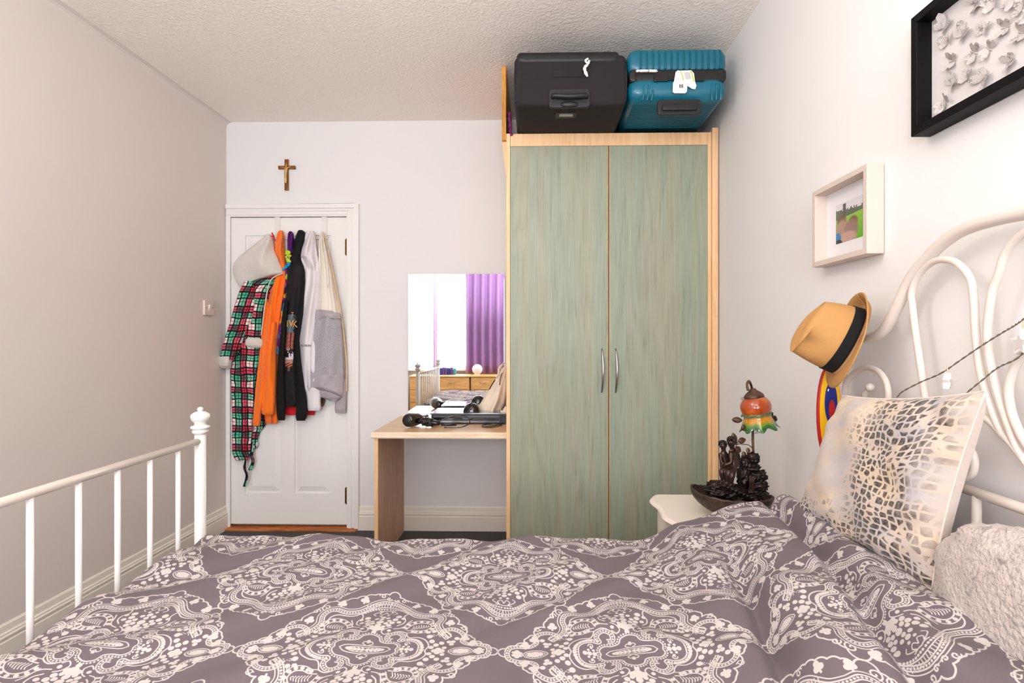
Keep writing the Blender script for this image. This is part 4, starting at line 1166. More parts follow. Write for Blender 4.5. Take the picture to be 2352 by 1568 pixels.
garment(bh, 'sleeve', [(640, 688, 701, .02), (720, 682, 697, .045), (780, 680, 688, .045), (830, 680, 692, .05), (880, 683, 699, .05), (920, 681, 705, .048), (950, 679, 706, .046), (958, 679, 705, .046), (966, 681, 700, .02)], 'black_cloth', YC - .05, nfold=1, amp=.25)
# print: raster of warm bands on charcoal with pale crown shapes, laid over the chest
def print_arr():
    W_, H_ = 120, 420
    yy, xx = np.mgrid[0:H_, 0:W_] / np.array([H_, W_]).reshape(2, 1, 1)
    rs = np.random.RandomState(4)
    nz = rs.rand(60, 18)
    nzz_ = np.kron(nz, np.ones((7, 7)))[:H_, :W_]
    if nzz_.shape != (H_, W_): nzz_ = np.resize(nzz_, (H_, W_))
    t = 1 - yy      # 0 top
    out = np.full((H_, W_, 3), 22 / 255.0)
    def put(mask, c, k=1.0):
        for i in range(3):
            out[..., i] = np.where(mask, out[..., i] * (1 - k) + c[i] / 255 * k, out[..., i])
    put((t > 0.03) & (t < 0.34) & (xx < 0.8 + 0.2 * nzz_), (118, 136, 144), 0.8)
    put((t > 0.34) & (t < 0.66), (150, 92, 84), 0.9)
    band = (np.sin(t * 95 + 3 * xx) > 0.2)
    put((t > 0.36) & (t < 0.64) & band, (196, 96, 78), 0.7)
    put((t > 0.62) & (t < 0.7) & (nzz_ > 0.5), (20, 18, 20))
    put((t > 0.62) & (t < 0.7) & (nzz_ < 0.2), (226, 220, 220))
    put((t > 0.70) & (t < 0.8) & (xx > 0.45), (206, 196, 204))
    put((t > 0.70) & (t < 0.77) & (xx < 0.45) & (nzz_ > 0.4), (24, 20, 22))
    put((t > 0.765) & (t < 0.805), (206, 190, 196))
    put((t > 0.81) & (t < 0.86), (176, 128, 116))
    put((t > 0.86) & (t < 0.93) & (np.sin(t * 160 + 9 * xx) > -0.2), (226, 120, 86), 0.9)
    put((t > 0.93) & (xx > 0.3) & (xx < 0.7), (150, 108, 100), 0.6)
    put((np.abs(xx - 0.68) < 0.05) & (t > 0.34) & (t < 0.75), (30, 18, 20), 0.8)
    return out
img_mat('hoodie_print', img_from('hoodie_print', print_arr()), 0.85)
rows_p = [(718, 653, 679), (735, 652, 679), (790, 652, 673), (820, 654, 674), (850, 656, 670)]
body_rows = [(600, 664, 694, .03), (620, 660, 700, .05), (650, 657, 702, .06), (700, 653, 699, .062), (760, 648, 690, .062), (800, 644, 688, .062), (850, 640, 693, .062), (890, 639, 697, .06)]
def on_body(px, py, lift=0.002):
    _, L, R, T = row_interp(body_rows, py)
    s = min(1, max(0, (px - L) / (R - L)))
    v_ = (py - 600) / (934 - 600)
    prof = max(0.0, math.sin(PI * s)) ** 0.55
    f_ = 1 + 0.3 * (math.cos(2 * PI * (1.6 * s + 0.25 * math.sin(3.1 * v_))) + 0.5 * math.sin(2 * PI * (1.7 * 1.6 * s + 0.6 * v_)))
    wr = 0.05 * math.sin(17 * v_ + 5 * s) * 0.3
    return atY(px, py, YC - .028 - T * prof * (f_ + wr) / 1.3 - lift)
def pf(u, v):
    py = 718 + (852 - 718) * v
    r_ = row_interp([(a, b, c, 0) for a, b, c in rows_p] + [(853, 656, 670, 0)], py)
    return on_body(r_[1] + (r_[2] - r_[1]) * u, py), (u, 1 - v)
MB().grid(pf, 16, 50).build('chest_print', 'hoodie_print', bh, smooth=True)
for body_, px_, py_, sz in (('T', 672, 721, .03), ('J', 653, 751, .042), ('I', 660, 744, .062), ('V', 669, 743, .058), ('K', 677, 745, .058)):
    c = on_body(px_, py_, 0.009)
    text_mesh('letter', body_, sz, frame_M(c, (1, -0.1, 0), (0, -1, 0)), 'print_gold', bh)

# white sweatshirt
ws = thing('white_sweatshirt', 'white hooded sweatshirt hanging between black hoodie and grey sweatpants', 'clothes', atY(715, 944, YC), 'clothes hung on the door')
garment(ws, 'hood', [(530, 706, 722, .03), (538, 700, 725, .05), (550, 694, 725, .065), (565, 687, 727, .075), (578, 682, 729, .08), (588, 681, 730, .08), (593, 688, 731, .07), (610, 697, 733, .06), (625, 701, 735, .04)], 'white_cloth', YC - .03, nfold=1.5, amp=.35)
garment(ws, 'body', [(605, 698, 735, .03), (625, 701, 738, .05), (650, 700, 738, .06), (700, 692, 736, .062), (750, 686, 732, .062), (795, 683, 725, .06), (850, 688, 722, .058), (890, 694, 720, .05), (900, 699, 716, .03)], 'white_cloth', YC - .03, nfold=1.4, amp=.25, nu=60)
garment(ws, 'sleeve', [(740, 700, 728, .02), (850, 698, 738, .04), (905, 703, 738, .042), (921, 705, 737, .044), (938, 706, 738, .044), (943, 708, 737, .03)], 'white_cloth', YC - .04, nfold=1, amp=.2)
text_mesh('lettering', '. ELYSIUM', 0.017, frame_M(atY(701, 793.5, YC - .097), (1, 0, 0), (0, -1, 0)), 'print_black', ws)

# cream trousers' top with drawstring, and grey sweatpants
ct = thing('cream_trousers', 'cream cotton trousers with drawstring hanging from rightmost hook above grey sweatpants', 'clothes', atY(755, 900, YC), 'clothes hung on the door')
garment(ct, 'body', [(532, 736, 743, .03), (545, 733, 745, .05), (565, 731, 747, .06), (590, 731, 754, .062), (620, 730, 763, .062), (660, 726, 771, .062), (700, 724, 779, .062), (730, 722, 785, .062), (780, 722, 790, .06), (850, 722, 792, .05), (900, 735, 792, .03)],
        'cream_cloth', YC - .02, nfold=2.2, amp=.25, nu=60)
lineY([(741, 545), (748, 575), (752, 605), (755, 640), (752, 660)], YC - .078, 0.003).build('drawstring', 'white_cloth', ct, smooth=True)
lineY([(745, 540), (757, 590), (770, 650), (783, 720), (792, 790), (796, 850), (796, 900)], YC - .03, 0.005).build('side_strip', 'bag_piping', ct, smooth=True)  # thin tan strip running down the right edge
gp = thing('grey_sweatpants', 'light grey marl sweatpants folded with ribbed hem hanging over cream trousers', 'clothes', atY(750, 948, YC), 'clothes hung on the door')
garment(gp, 'leg', [(870, 770, 796, .02), (905, 772, 796, .03), (925, 770, 796, .034), (940, 769, 795, .034), (948, 771, 795, .02)], 'grey_rib', YC - .018, nfold=1, amp=.2)
garment(gp, 'lower_fold', [(870, 703, 790, .03), (893, 703, 790, .045), (903, 712, 789, .045), (912, 735, 788, .045), (920, 760, 776, .03)], 'grey_rib', YC - .035, nfold=1, amp=.15)
garment(gp, 'body', [(711, 722, 745, .05), (716, 721, 765, .066), (722, 720, 782, .072), (740, 719, 785, .074), (780, 713, 788, .075), (830, 706, 790, .075), (862, 702, 791, .074), (866, 702, 791, .074)], 'grey_marl', YC - .03, nfold=1.5, amp=.15, nu=60, flatness=.4)
garment(gp, 'ribbed_hem', [(860, 702, 791, .074), (866, 701, 791.5, .078), (889, 701, 790, .078), (895, 722, 790, .07), (900, 745, 790, .068), (906, 765, 789, .06), (911, 780, 788, .04)], 'grey_rib', YC - .03, nfold=1.5, amp=.12, nu=60, flatness=.4)
garment(gp, 'waistband', [(711, 722, 748, .055), (715, 721.5, 770, .07), (720, 720, 782.5, .077), (727, 720, 784, .077), (731, 720, 785, .074)], 'grey_rib', YC - .03, nfold=1.5, amp=.12, nu=60, flatness=.4)

# ------------------------------------------------------------------ bed
bed = thing('bed', 'white metal bed with scrolled headboard and straight-barred ball-finial footboard', 'bed', (-0.1, 1.0, 0))
ZM = 0.575
MB().box(-1.03, 0.85, 0.45, 1.575, 0.30, ZM).build('mattress', 'mattress_white', bed, bevel=0.04, segs=4)
for y in (0.43, 1.6):
    MB().box(-1.06, 0.87, y - 0.012, y + 0.012, 0.22, 0.32).build('side_rail', 'white_metal', bed, bevel=0.004)
for k in range(14):
    x = -1.0 + k * 0.135
    MB().box(x, x + 0.06, 0.445, 1.585, 0.275, 0.295).build('slat', 'white_metal', bed)
FX = atY(460, 1100, 1.66).x
# footboard
zr = atX(460, 1011, FX).z
prof = [(0.0, 0.0), (0.0165, 0.0), (0.0165, 0), (0.0165, 0.945)]
ftop = atX(460, 934, FX).z
fin = [(0.0165, -0.088), (0.0185, -0.086), (0.0235, -0.080), (0.0235, -0.075), (0.019, -0.072), (0.0275, -0.068), (0.0275, -0.062), (0.019, -0.059), (0.016, -0.055), (0.018, -0.050),
       (0.0255, -0.042), (0.028, -0.032), (0.0265, -0.024), (0.017, -0.0165), (0.011, -0.015), (0.006, -0.0135), (0.0085, -0.010), (0.009, -0.006), (0.006, -0.0015), (0, 0)]
YP1, YP0 = 1.66, 0.40
for y in (YP1, YP0):
    po = MB().lathe([(0.0165, 0.0), (0.0165, ftop - 0.088)], (FX, y, 0), 24).build('footboard_post', 'white_metal', bed, smooth=True)
    MB().lathe(fin, (FX, y, ftop), 28).build('finial', 'white_metal', po, smooth=True)
MB().tube([(FX, YP0, zr - 0.006), (FX, 1.0, zr - 0.006), (FX, YP1, zr - 0.001)], 0.0105, 14).build('top_rail', 'cream_metal', bed, smooth=True)
MB().tube([(FX, YP0, 0.36), (FX, YP1, 0.36)], 0.0105, 12).build('lower_rail', 'white_metal', bed, smooth=True)
by = [atX(p_, 1300, FX).y for p_ in (409, 344.5, 270, 180.5, 69)]
sp = (by[0] - by[-1]) / 4
while by[-1] - sp > YP0 + 0.05: by.append(by[-1] - sp)
for y in by:
    MB().tube([(FX, y, 0.36), (FX, y, zr - 0.012)], 0.0068, 12).build('baluster', 'white_metal', bed, smooth=True)

# headboard, traced on the plane x = HX and mirrored about its centre
HX = 0.885
def hb_(pix, x=HX):
    return [atX(a_, b_, x) for a_, b_ in pix]
YM = atX(2352, 700, HX).y - 0.035
YPOST = atX(1933, 900, HX).y
def mirror_pts(P): return [Vector((p_.x, 2 * YM - p_.y, p_.z)) for p_ in P]
arch = hb_([(1933, 792), (1950, 783), (1977, 778), (2004, 774), (2027, 761), (2046, 734), (2065, 696), (2084, 654), (2104, 623), (2130, 593), (2161, 562), (2199, 535), (2237, 518), (2276, 506), (2314, 497), (2352, 489)])
full = arch + mirror_pts(arch)[::-1]
MB().tube(smooth_path(full, 6), 0.0133, 14).build('headboard_arch', 'cream_metal', bed, smooth=True)
loops = [
 [(2150, 1120), (2140, 1010), (2123, 899), (2113, 830), (2104, 769), (2096, 704), (2094, 673), (2104, 642), (2123, 616), (2146, 600), (2169, 596), (2195, 602), (2218, 623), (2232, 650), (2238, 704), (2241, 761), (2249, 834), (2264, 899), (2290, 971), (2306, 1003)],
 [(2365, 528), (2352, 535), (2326, 558), (2306, 589), (2295, 627), (2280, 665), (2272, 715), (2268, 760), (2271, 812), (2284, 875), (2303, 939), (2332, 1019), (2350, 1050)],
 [(2375, 795), (2352, 815), (2330, 845), (2317, 891), (2322, 939), (2335, 977), (2352, 1012), (2375, 1040)],
 [(2244, 950), (2255, 955), (2278, 971), (2303, 997), (2329, 1025), (2352, 1054), (2375, 1085)],
 [(2212, 1038), (2224, 1034), (2233, 1040), (2238, 1062), (2233, 1086), (2214, 1097)],
 [(1939, 912), (1943, 883), (1958, 860), (1985, 845), (2012, 849), (2031, 868), (2040, 899), (2038, 940)],
 [(1985, 910), (1990, 898), (1998, 889)],
]
for k, L_ in enumerate(loops):
    P = hb_(L_)
    r_ = 0.0077
    for Q in (P, mirror_pts(P)):
        o = MB().tube(smooth_path(Q, 6), r_, 12).build('headboard_scroll', 'cream_metal', bed, smooth=True)
        if k in (3, 6):
            e_ = Q[0] if k == 3 else Q[-1]
            MB().ell(e_, 0.0115).build('scroll_tip', 'cream_metal', o, smooth=True)
pr = hb_([(2210, 1122), (2352, 1166)])
zc_ = (pr[0].z + pr[1].z) / 2
MB().tube([(HX, YPOST, zc_), (HX, 2 * YM - YPOST, zc_)], 0.0105, 12).build('headboard_rail', 'cream_metal', bed, smooth=True)
bv = atX(2243, 1180, HX)
for y in [bv.y - 0.21, bv.y, bv.y + 0.21, bv.y + 0.42, bv.y - 0.42]:
    if 2 * YM - YPOST < y < YPOST:
        MB().tube([(HX, y, 0.4), (HX, y, zc_)], 0.0085, 12).build('headboard_bar', 'cream_metal', bed, smooth=True)
for y in (YPOST, 2 * YM - YPOST):
    MB().lathe([(0.0155, 0.0), (0.0155, arch[0].z + 0.012), (0.008, arch[0].z + 0.02), (0, arch[0].z + 0.02)], (HX, y, 0), 20).build('headboard_post', 'cream_metal', bed, smooth=True)

# ------------------------------------------------------------------ duvet: printed pattern raster
def duvet_raster():
    S = 2600.0                       # pixels per metre
    HW, HH = 0.2615, 0.2340
    W_, H_ = int(HW * S), int(HH * S)
    Q = np.zeros((H_ + 40, W_ + 40), np.float32)
    OFF = 20
    def seg(x0, y0, x1, y1, w):
        w = w * 1.18
        x0, y0, x1, y1, w = x0 * S + OFF, y0 * S + OFF, x1 * S + OFF, y1 * S + OFF, w * S / 2
        a0, a1 = int(max(0, min(x0, x1) - w - 2)), int(min(Q.shape[1], max(x0, x1) + w + 3))
        b0, b1 = int(max(0, min(y0, y1) - w - 2)), int(min(Q.shape[0], max(y0, y1) + w + 3))
        if a1 <= a0 or b1 <= b0: return
        yy, xx = np.mgrid[b0:b1, a0:a1]
        dx, dy = x1 - x0, y1 - y0
        L2 = dx * dx + dy * dy + 1e-9
        t = np.clip(((xx - x0) * dx + (yy - y0) * dy) / L2, 0, 1)
        d = np.hypot(xx - x0 - t * dx, yy - y0 - t * dy)
        m = np.clip(w + 0.5 - d, 0, 1)
        np.maximum(Q[b0:b1, a0:a1], m, out=Q[b0:b1, a0:a1])
    def cr(P, n=8):
        return [(p.x, p.y) for p in smooth_path([Vector((a, b, 0)) for a, b in P], n)]
    def line(P, w=0.0024, n=8, sm=True):
        P = cr(P, n) if sm else P
        for a, b in zip(P, P[1:]): seg(a[0], a[1], b[0], b[1], w)
    def dot(x, y, r=0.0022):
        seg(x, y, x + 1e-4, y, 2 * r)
    def beads(P, step=0.0062, r=0.0019, sm=True):
        P = cr(P, 10) if sm else P
        acc = 0.0
        for a, b in zip(P, P[1:]):
            d = math.hypot(b[0] - a[0], b[1] - a[1])
            while acc < d:
                t = acc / d
                dot(a[0] + (b[0] - a[0]) * t, a[1] + (b[1] - a[1]) * t, r)
                acc += step
            acc -= d
    def offs(P, o, n=8):
        P = cr(P, n); out = []
        for i, p in enumerate(P):
            a, b = P[max(0, i - 1)], P[min(len(P) - 1, i + 1)]
            dx, dy = b[0] - a[0], b[1] - a[1]; L = math.hypot(dx, dy) + 1e-9
            out.append((p[0] - dy / L * o, p[1] + dx / L * o))
        return out
    def spiral(cx, cy, r, a0, turns, w=0.0024, dirn=1, r1=0.15):
        n = int(26 * abs(turns)) + 6
        P = []
        for i in range(n + 1):
            t = i / n
            rr = r * (1 - t) + r * r1 * t
            a = a0 + dirn * 2 * PI * turns * t
            P.append((cx + rr * math.cos(a), cy + rr * math.sin(a)))
        line(P, w, sm=False)
        return P
    def scallops(A, bulge=0.35, w=0.0028):
        for a, b in zip(A, A[1:]):
            mx, my = (a[0] + b[0]) / 2, (a[1] + b[1]) / 2
            dx, dy = b[0] - a[0], b[1] - a[1]
            # outward normal = away from the centre
            nx, ny = -dy, dx
            if nx * mx + ny * my < 0: nx, ny = -nx, -ny
            P = []
            for i in range(9):
                t = i / 8
                k = bulge * 4 * t * (1 - t) * 0.5
                P.append((a[0] + dx * t + nx * k, a[1] + dy * t + ny * k))
            line(P, w, sm=False)
    def fleur(x, y, s=0.010):
        for a in (90, 210, 330):
            dot(x + s * 0.42 * math.cos(math.radians(a)), y + s * 0.42 * math.sin(math.radians(a)), s * 0.40)
        dot(x, y, s * 0.42); seg(x, y - s * .9, x, y, s * 0.3)
    # 1 outline
    A = [(0.2615, 0.0), (0.246, 0.012), (0.228, 0.024), (0.210, 0.036), (0.204, 0.054), (0.188, 0.064), (0.186, 0.084), (0.168, 0.092), (0.164, 0.112), (0.148, 0.122), (0.142, 0.144), (0.1315, 0.1665)]
    scallops(A, 0.4)
    B = [(0.1315, 0.1665), (0.112, 0.160), (0.098, 0.172), (0.080, 0.182), (0.062, 0.194), (0.044, 0.204), (0.028, 0.210), (0.013, 0.216), (0.0, 0.230)]
    scallops(B, 0.35)
    # 2 inner contour: triple line with beads
    C = [(0.240, 0.0), (0.236, 0.012), (0.222, 0.018), (0.204, 0.020), (0.190, 0.027), (0.182, 0.040), (0.184, 0.055), (0.176, 0.066), (0.160, 0.070), (0.146, 0.062), (0.142, 0.050)]
    line(C); line(offs(C, -0.0085), sm=False)
    beads(offs(C, -0.0042), sm=False)
    spiral(0.153, 0.053, 0.012, PI, 1.1, dirn=-1)
    D = [(0.158, 0.048), (0.140, 0.066), (0.130, 0.088), (0.134, 0.112), (0.126, 0.132), (0.108, 0.140), (0.086, 0.138), (0.064, 0.146), (0.050, 0.160), (0.036, 0.178), (0.018, 0.192), (0.0, 0.196)]
    line(D); line(offs(D, 0.009), sm=False); line(offs(D, -0.006), 0.0018, sm=False)
    beads(offs(D, 0.0045), sm=False)
    spiral(0.133, 0.141, 0.011, -PI / 2, 1.2, dirn=1)
    spiral(0.150, 0.126, 0.008, PI, 1.2, dirn=-1)
    spiral(0.026, 0.206, 0.008, 0, 1.1, dirn=1); spiral(0.010, 0.204, 0.006, PI, 1.0)
    # 3 fleurs in the margin
    for x, y in ((0.190, 0.050), (0.152, 0.096), (0.104, 0.158), (0.060, 0.182), (0.208, 0.030)): fleur(x, y, 0.0125)
    line([(0.176, 0.084), (0.184, 0.078), (0.190, 0.084), (0.184, 0.090), (0.178, 0.082)], 0.002)
    # 4 right tip eye
    E = [(0.214, 0.0), (0.204, 0.009), (0.190, 0.013), (0.176, 0.011), (0.166, 0.004), (0.164, 0.0)]
    line(E, 0.002); beads(offs(E, 0.005), 0.0052, 0.0015, sm=False); line(offs(E, 0.0095), 0.0018, sm=False)
    for x, y, r in ((0.198, 0, 0.005), (0.188, 0, 0.007), (0.178, 0, 0.0042), (0.224, 0.0, 0.0065), (0.224, 0.007, 0.0045), (0.231, 0.004, 0.003), (0.217, 0.004, 0.003)): dot(x, y, r)
    line([(0.205, 0.004), (0.196, 0.007), (0.186, 0.008), (0.176, 0.005)], 0.0018)
    # 5 inner dots cluster
    for x, y, r in ((0.150, 0.0, 0.006), (0.143, 0.006, 0.005), (0.136, 0.0, 0.005), (0.128, 0.011, 0.0045), (0.154, 0.012, 0.004), (0.136, 0.02, 0.0048), (0.126, 0.030, 0.0048), (0.146, 0.028, 0.0045), (0.166, 0.026, 0.0042), (0.174, 0.048, 0.0046),
                    (0.168, 0.036, 0.0042), (0.160, 0.034, 0.004), (0.118, 0.044, 0.005), (0.124, 0.062, 0.0042), (0.112, 0.058, 0.0035), (0.0, 0.070, 0.009), (0.0, 0.056, 0.0042), (0.0, 0.084, 0.0055), (0.0, 0.098, 0.0065), (0.0, 0.112, 0.0042),
                    (0.012, 0.078, 0.004), (0.022, 0.084, 0.0048), (0.014, 0.092, 0.0045), (0.026, 0.096, 0.005), (0.018, 0.104, 0.0042), (0.030, 0.110, 0.0052), (0.040, 0.100, 0.0042), (0.012, 0.118, 0.0042), (0.034, 0.124, 0.0055), (0.046, 0.116, 0.004), (0.0, 0.124, 0.005),
                    (0.010, 0.070, 0.0055), (0.008, 0.134, 0.003), (0.028, 0.066, 0.0035)): dot(x, y, r)
    # 6 central cartouche
    G = [(0.050, 0.0), (0.040, 0.008), (0.020, 0.011), (0.0, 0.012)]
    line(G, 0.002); line([(0.038, 0), (0.024, 0.006), (0.0, 0.007)], 0.0016)
    for k in range(5): dot(0.004 + k * 0.0075, 0.0, 0.0032)
    for k in range(4): dot(0.006 + k * 0.008, 0.0052 - 0.0006 * k, 0.0014)
    line([(0.0, 0.020), (0.006, 0.024), (0.010, 0.018), (0.004, 0.014)], 0.0018); dot(0, 0.026, 0.0028)
    H2 = [(0.060, 0.0), (0.062, 0.010), (0.052, 0.020), (0.036, 0.022), (0.022, 0.028), (0.016, 0.040), (0.004, 0.046), (0.0, 0.046)]
    line(H2); beads(offs(H2, -0.0045), 0.0058, 0.0017, sm=False)
    I2 = [(0.104, 0.0), (0.102, 0.014), (0.092, 0.024), (0.076, 0.028), (0.062, 0.026), (0.056, 0.032), (0.060, 0.044), (0.050, 0.054), (0.038, 0.050), (0.036, 0.040), (0.044, 0.038)]
    line(I2); line(offs(I2, -0.0085), 0.002, sm=False); beads(offs(I2, -0.0044), 0.0058, 0.0018, sm=False)
    line([(0.118, 0.0), (0.122, 0.016), (0.112, 0.032), (0.094, 0.040), (0.078, 0.040), (0.070, 0.050), (0.066, 0.060), (0.052, 0.066), (0.040, 0.062)], 0.0024)
    for k in range(8):
        a = PI * 0.5 * k / 7
        dot(0.076 + 0.036 * math.cos(a), 0.002 + 0.032 * math.sin(a), 0.003)
    for x in (0.072, 0.082, 0.091): dot(x, 0.0, 0.004)
    for x, y in ((0.074, 0.008), (0.084, 0.008), (0.078, 0.014)): dot(x, y, 0.0024)
    spiral(0.078, 0.018, 0.006, 0, 1.1, 0.002)
    # 7 combed teardrop (paisley) lower right
    Jp = [(0.062, 0.074), (0.070, 0.092), (0.086, 0.102), (0.104, 0.098), (0.114, 0.084), (0.108, 0.070), (0.094, 0.066), (0.080, 0.070), (0.066, 0.070)]
    line(Jp)
    P = offs(Jp, 0.0052)
    for p in P[2:-6:5]: dot(p[0], p[1], 0.0034)
    line(offs(Jp, 0.0098), 0.0018, sm=False)
    for k in range(7):
        x = 0.074 + k * 0.0052
        line([(x, 0.074 + 0.001 * k), (x + 0.003, 0.083), (x + 0.001, 0.092 - 0.0015 * abs(k - 3))], 0.0018)
    # 8 S-scrolls around
    line([(0.124, 0.076), (0.116, 0.094), (0.112, 0.112), (0.100, 0.122), (0.080, 0.124), (0.066, 0.128), (0.052, 0.138), (0.046, 0.124), (0.052, 0.110), (0.050, 0.096), (0.040, 0.086)], 0.0024)
    line([(0.052, 0.138), (0.044, 0.152), (0.030, 0.164), (0.014, 0.172), (0.0, 0.174)], 0.0024)
    beads([(0.046, 0.144), (0.036, 0.154), (0.022, 0.163), (0.0, 0.167)], 0.0062, 0.0022)
    line([(0.0, 0.152), (0.006, 0.142), (0.014, 0.148), (0.010, 0.156), (0.020, 0.150), (0.026, 0.142), (0.020, 0.136)], 0.002)
    line([(0.0, 0.160), (0.008, 0.158), (0.018, 0.158)], 0.0022)
    line([(0.030, 0.078), (0.020, 0.072), (0.014, 0.060), (0.022, 0.052), (0.030, 0.058)], 0.0022)
    line([(0.036, 0.074), (0.048, 0.078), (0.056, 0.086), (0.060, 0.100), (0.066, 0.112)], 0.0022)
    rs = np.random.RandomState(5)
    for k in range(26):
        x, y = rs.uniform(0.116, 0.140), rs.uniform(0.04, 0.075); dot(x, y, 0.0011)
    for k in range(9):
        a = PI * (0.05 + 0.1 * k)
        line([(0.0 + 0.0, 0.178), (0.0, 0.178)], 0.001)
        x0 = 0.006 * k; line([(x0, 0.176 - x0 * x0 * 8), (x0 + 0.002, 0.186 - x0 * x0 * 8)], 0.0016, sm=False)
    Q = Q[OFF:OFF + H_, OFF:OFF + W_]
    top = np.concatenate([Q[:, ::-1], Q], 1)
    full_ = np.concatenate([top[::-1], top], 0)        # (2H, 2W)
    TW, THt = int(round(0.523 * S)), int(round(0.666 * S))
    T = np.zeros((THt, TW), np.float32)
    fh, fw = full_.shape
    for (ux, uy) in ((0, 0), (TW // 2, THt // 2)):
        ys = (np.arange(fh) - fh // 2 + uy) % THt
        xs = (np.arange(fw) - fw // 2 + ux) % TW
        sub = T[np.ix_(ys, xs)]
        T[np.ix_(ys, xs)] = np.maximum(sub, full_)
    return T
Tm = duvet_raster()
ca, cb = np.array([106, 93, 97]) / 255, np.array([203, 193, 188]) / 255
rs = np.random.RandomState(2)
wv = 1 + 0.035 * (rs.rand(*Tm.shape) - 0.5)
k_ = (Tm * 0.9)[..., None]
arr = (ca * (1 - k_) + cb * k_) * wv[..., None]
qd = img_mat('duvet_print', img_from('duvet_print', arr), 0.82, None, sheen=0.05, interp='Cubic', spec=0.2)
v = qd.coords('Object')
nf = qd.n('ShaderNodeTexNoise', Scale=700.0, Detail=2.0); qd.l(v, nf.inputs['Vector']); qd.bump(nf.outputs[0], 0.25, 0.002)

def smst(a, b, x):
    t = np.clip((x - a) / (b - a), 0, 1); return t * t * (3 - 2 * t)
def duvet_h(X, Y):
    z = 0.617 + 0 * X
    z = z + 0.004 * np.sin(9 * X + 5 * Y) + 0.003 * np.sin(17 * X - 9 * Y + 1)
    # soft stretched folds running diagonally on the left and centre
    d = 0.80 * X + 0.60 * Y
    e = -0.60 * X + 0.80 * Y
    z += 0.0045 * np.sin(30 * e + 2.0 * np.sin(3 * d)) * smst(0.35, -0.1, X)
    z += 0.003 * np.sin(52 * e + 3 * np.sin(4 * d + 1)) * smst(0.5, 0.0, X)
    z += 0.006 * np.exp(-((e - 0.92) / 0.03) ** 2) + 0.005 * np.exp(-((e - 0.70 - 0.1 * d) / 0.03) ** 2)
    # rise over the pillows
    far = smst(0.7, 1.5, Y)
    rise = smst(0.26, 0.74, X)
    z += rise * (0.142 - 0.021 * far) - 0.02 * rise * smst(0.95, 0.7, Y)
    z += 0.008 * smst(0.40, 0.62, X) * smst(1.35, 1.6, Y)
    # long crease near x = .47 and ridge beyond
    xc = 0.50 - 0.08 * smst(1.5, 0.8, Y) + 0.012 * np.sin(7 * Y)
    z += -0.032 * np.exp(-((X - xc) / 0.022) ** 2) * smst(1.45, 1.2, Y) + 0.022 * np.exp(-((X - xc - 0.07) / 0.045) ** 2) * smst(1.55, 1.2, Y)
    z += 0.016 * np.exp(-((X - xc + 0.07) / 0.05) ** 2)
    # folded roll at the head end
    xv = 0.70 - 0.13 * smst(1.5, 0.6, Y)
    z += -0.036 * np.exp(-((X - xv) / 0.020) ** 2) + 0.012 * np.exp(-((X - xv - 0.05) / 0.03) ** 2)
    # cross wrinkles near the camera on the right
    z += 0.006 * np.sin(34 * (0.5 * X + 0.85 * Y) + 2 * np.sin(8 * X)) * smst(0.2, 0.45, X) * smst(1.5, 1.1, Y)
    z += 0.010 * np.exp(-(((X - 0.25) * 0.5 + (Y - 1.05)) / 0.035) ** 2) * smst(-0.1, 0.2, X) * smst(0.5, 0.35, X)
    # ruck at the left edge near the footboard
    z += 0.012 * smst(-0.86, -1.0, X) * (0.6 + 0.6 * np.sin(23 * Y))
    return z
XA, XB, YA, YBk = -1.045, 0.787, 0.42, 1.625
RF = 0.035
def fold(s, lo, hi):
    """returns (pos, drop): cloth coordinate s beyond [lo,hi] curls down over radius RF"""
    pos = np.clip(s, lo + RF, hi - RF)
    drop = np.zeros_like(s)
    for sgn, lim in ((1, hi - RF), (-1, lo + RF)):
        ex = sgn * (s - lim)
        on = ex > 0
        a_ = np.clip(ex / RF, 0, PI / 2)
        pos = np.where(on, lim + sgn * RF * np.sin(a_), pos)
        dr = RF * (1 - np.cos(a_)) + np.maximum(0, ex - RF * PI / 2)
        drop = np.where(on, dr, drop)
    return pos, drop
NS, NTt = 620, 460
s_ = np.linspace(XA - 0.10, XB + 0.09, NS)
t_ = np.linspace(YA - 0.25, YBk + 0.28, NTt)
SS, TT = np.meshgrid(s_, t_)
XP, dx_ = fold(SS, XA, XB)
wob = 0.008 * np.sin(6 * SS) + 0.005 * np.sin(15 * SS + 1)
YP, dy_ = fold(TT - wob, YA, YBk)
YP = YP + wob
ZP = duvet_h(XP, YP) - np.maximum(dx_, dy_)
side = np.minimum(dy_ / 0.2, 1)
YP = YP + side * (0.012 * np.sin(22 * SS) + 0.006 * np.sin(41 * SS)) * np.sign(TT - 1)
# arc length across the pillow rise so that the print follows the slope
dz = np.zeros_like(ZP); dz[:, 1:] = np.diff(duvet_h(XP, YP), axis=1)
ds = np.gradient(SS, axis=1)
arc = np.cumsum(np.sqrt(ds ** 2 + dz ** 2), axis=1); arc = arc - arc[:, [NS // 2]] + SS[:, [NS // 2]]
print('duvet print origin', float(arc[0, 0]))
U = (arc + 0.075) / 0.523
V = (TT - 1.35) / 0.666
verts = np.stack([XP, YP, ZP], -1).reshape(-1, 3)
dorg = Vector((-0.1, 1.0, 0.35))
me = bpy.data.meshes.new('duvet')
idx = np.arange(NS * NTt).reshape(NTt, NS)
quads = np.stack([idx[:-1, :-1], idx[:-1, 1:], idx[1:, 1:], idx[1:, :-1]], -1).reshape(-1, 4)
me.vertices.add(len(verts)); me.vertices.foreach_set('co', (verts - np.array(dorg)).ravel())
me.loops.add(quads.size); me.loops.foreach_set('vertex_index', quads.ravel())
me.polygons.add(len(quads)); me.polygons.foreach_set('loop_start', np.arange(0, quads.size, 4)); me.polygons.foreach_set('loop_total', np.full(len(quads), 4))
me.update(calc_edges=True)
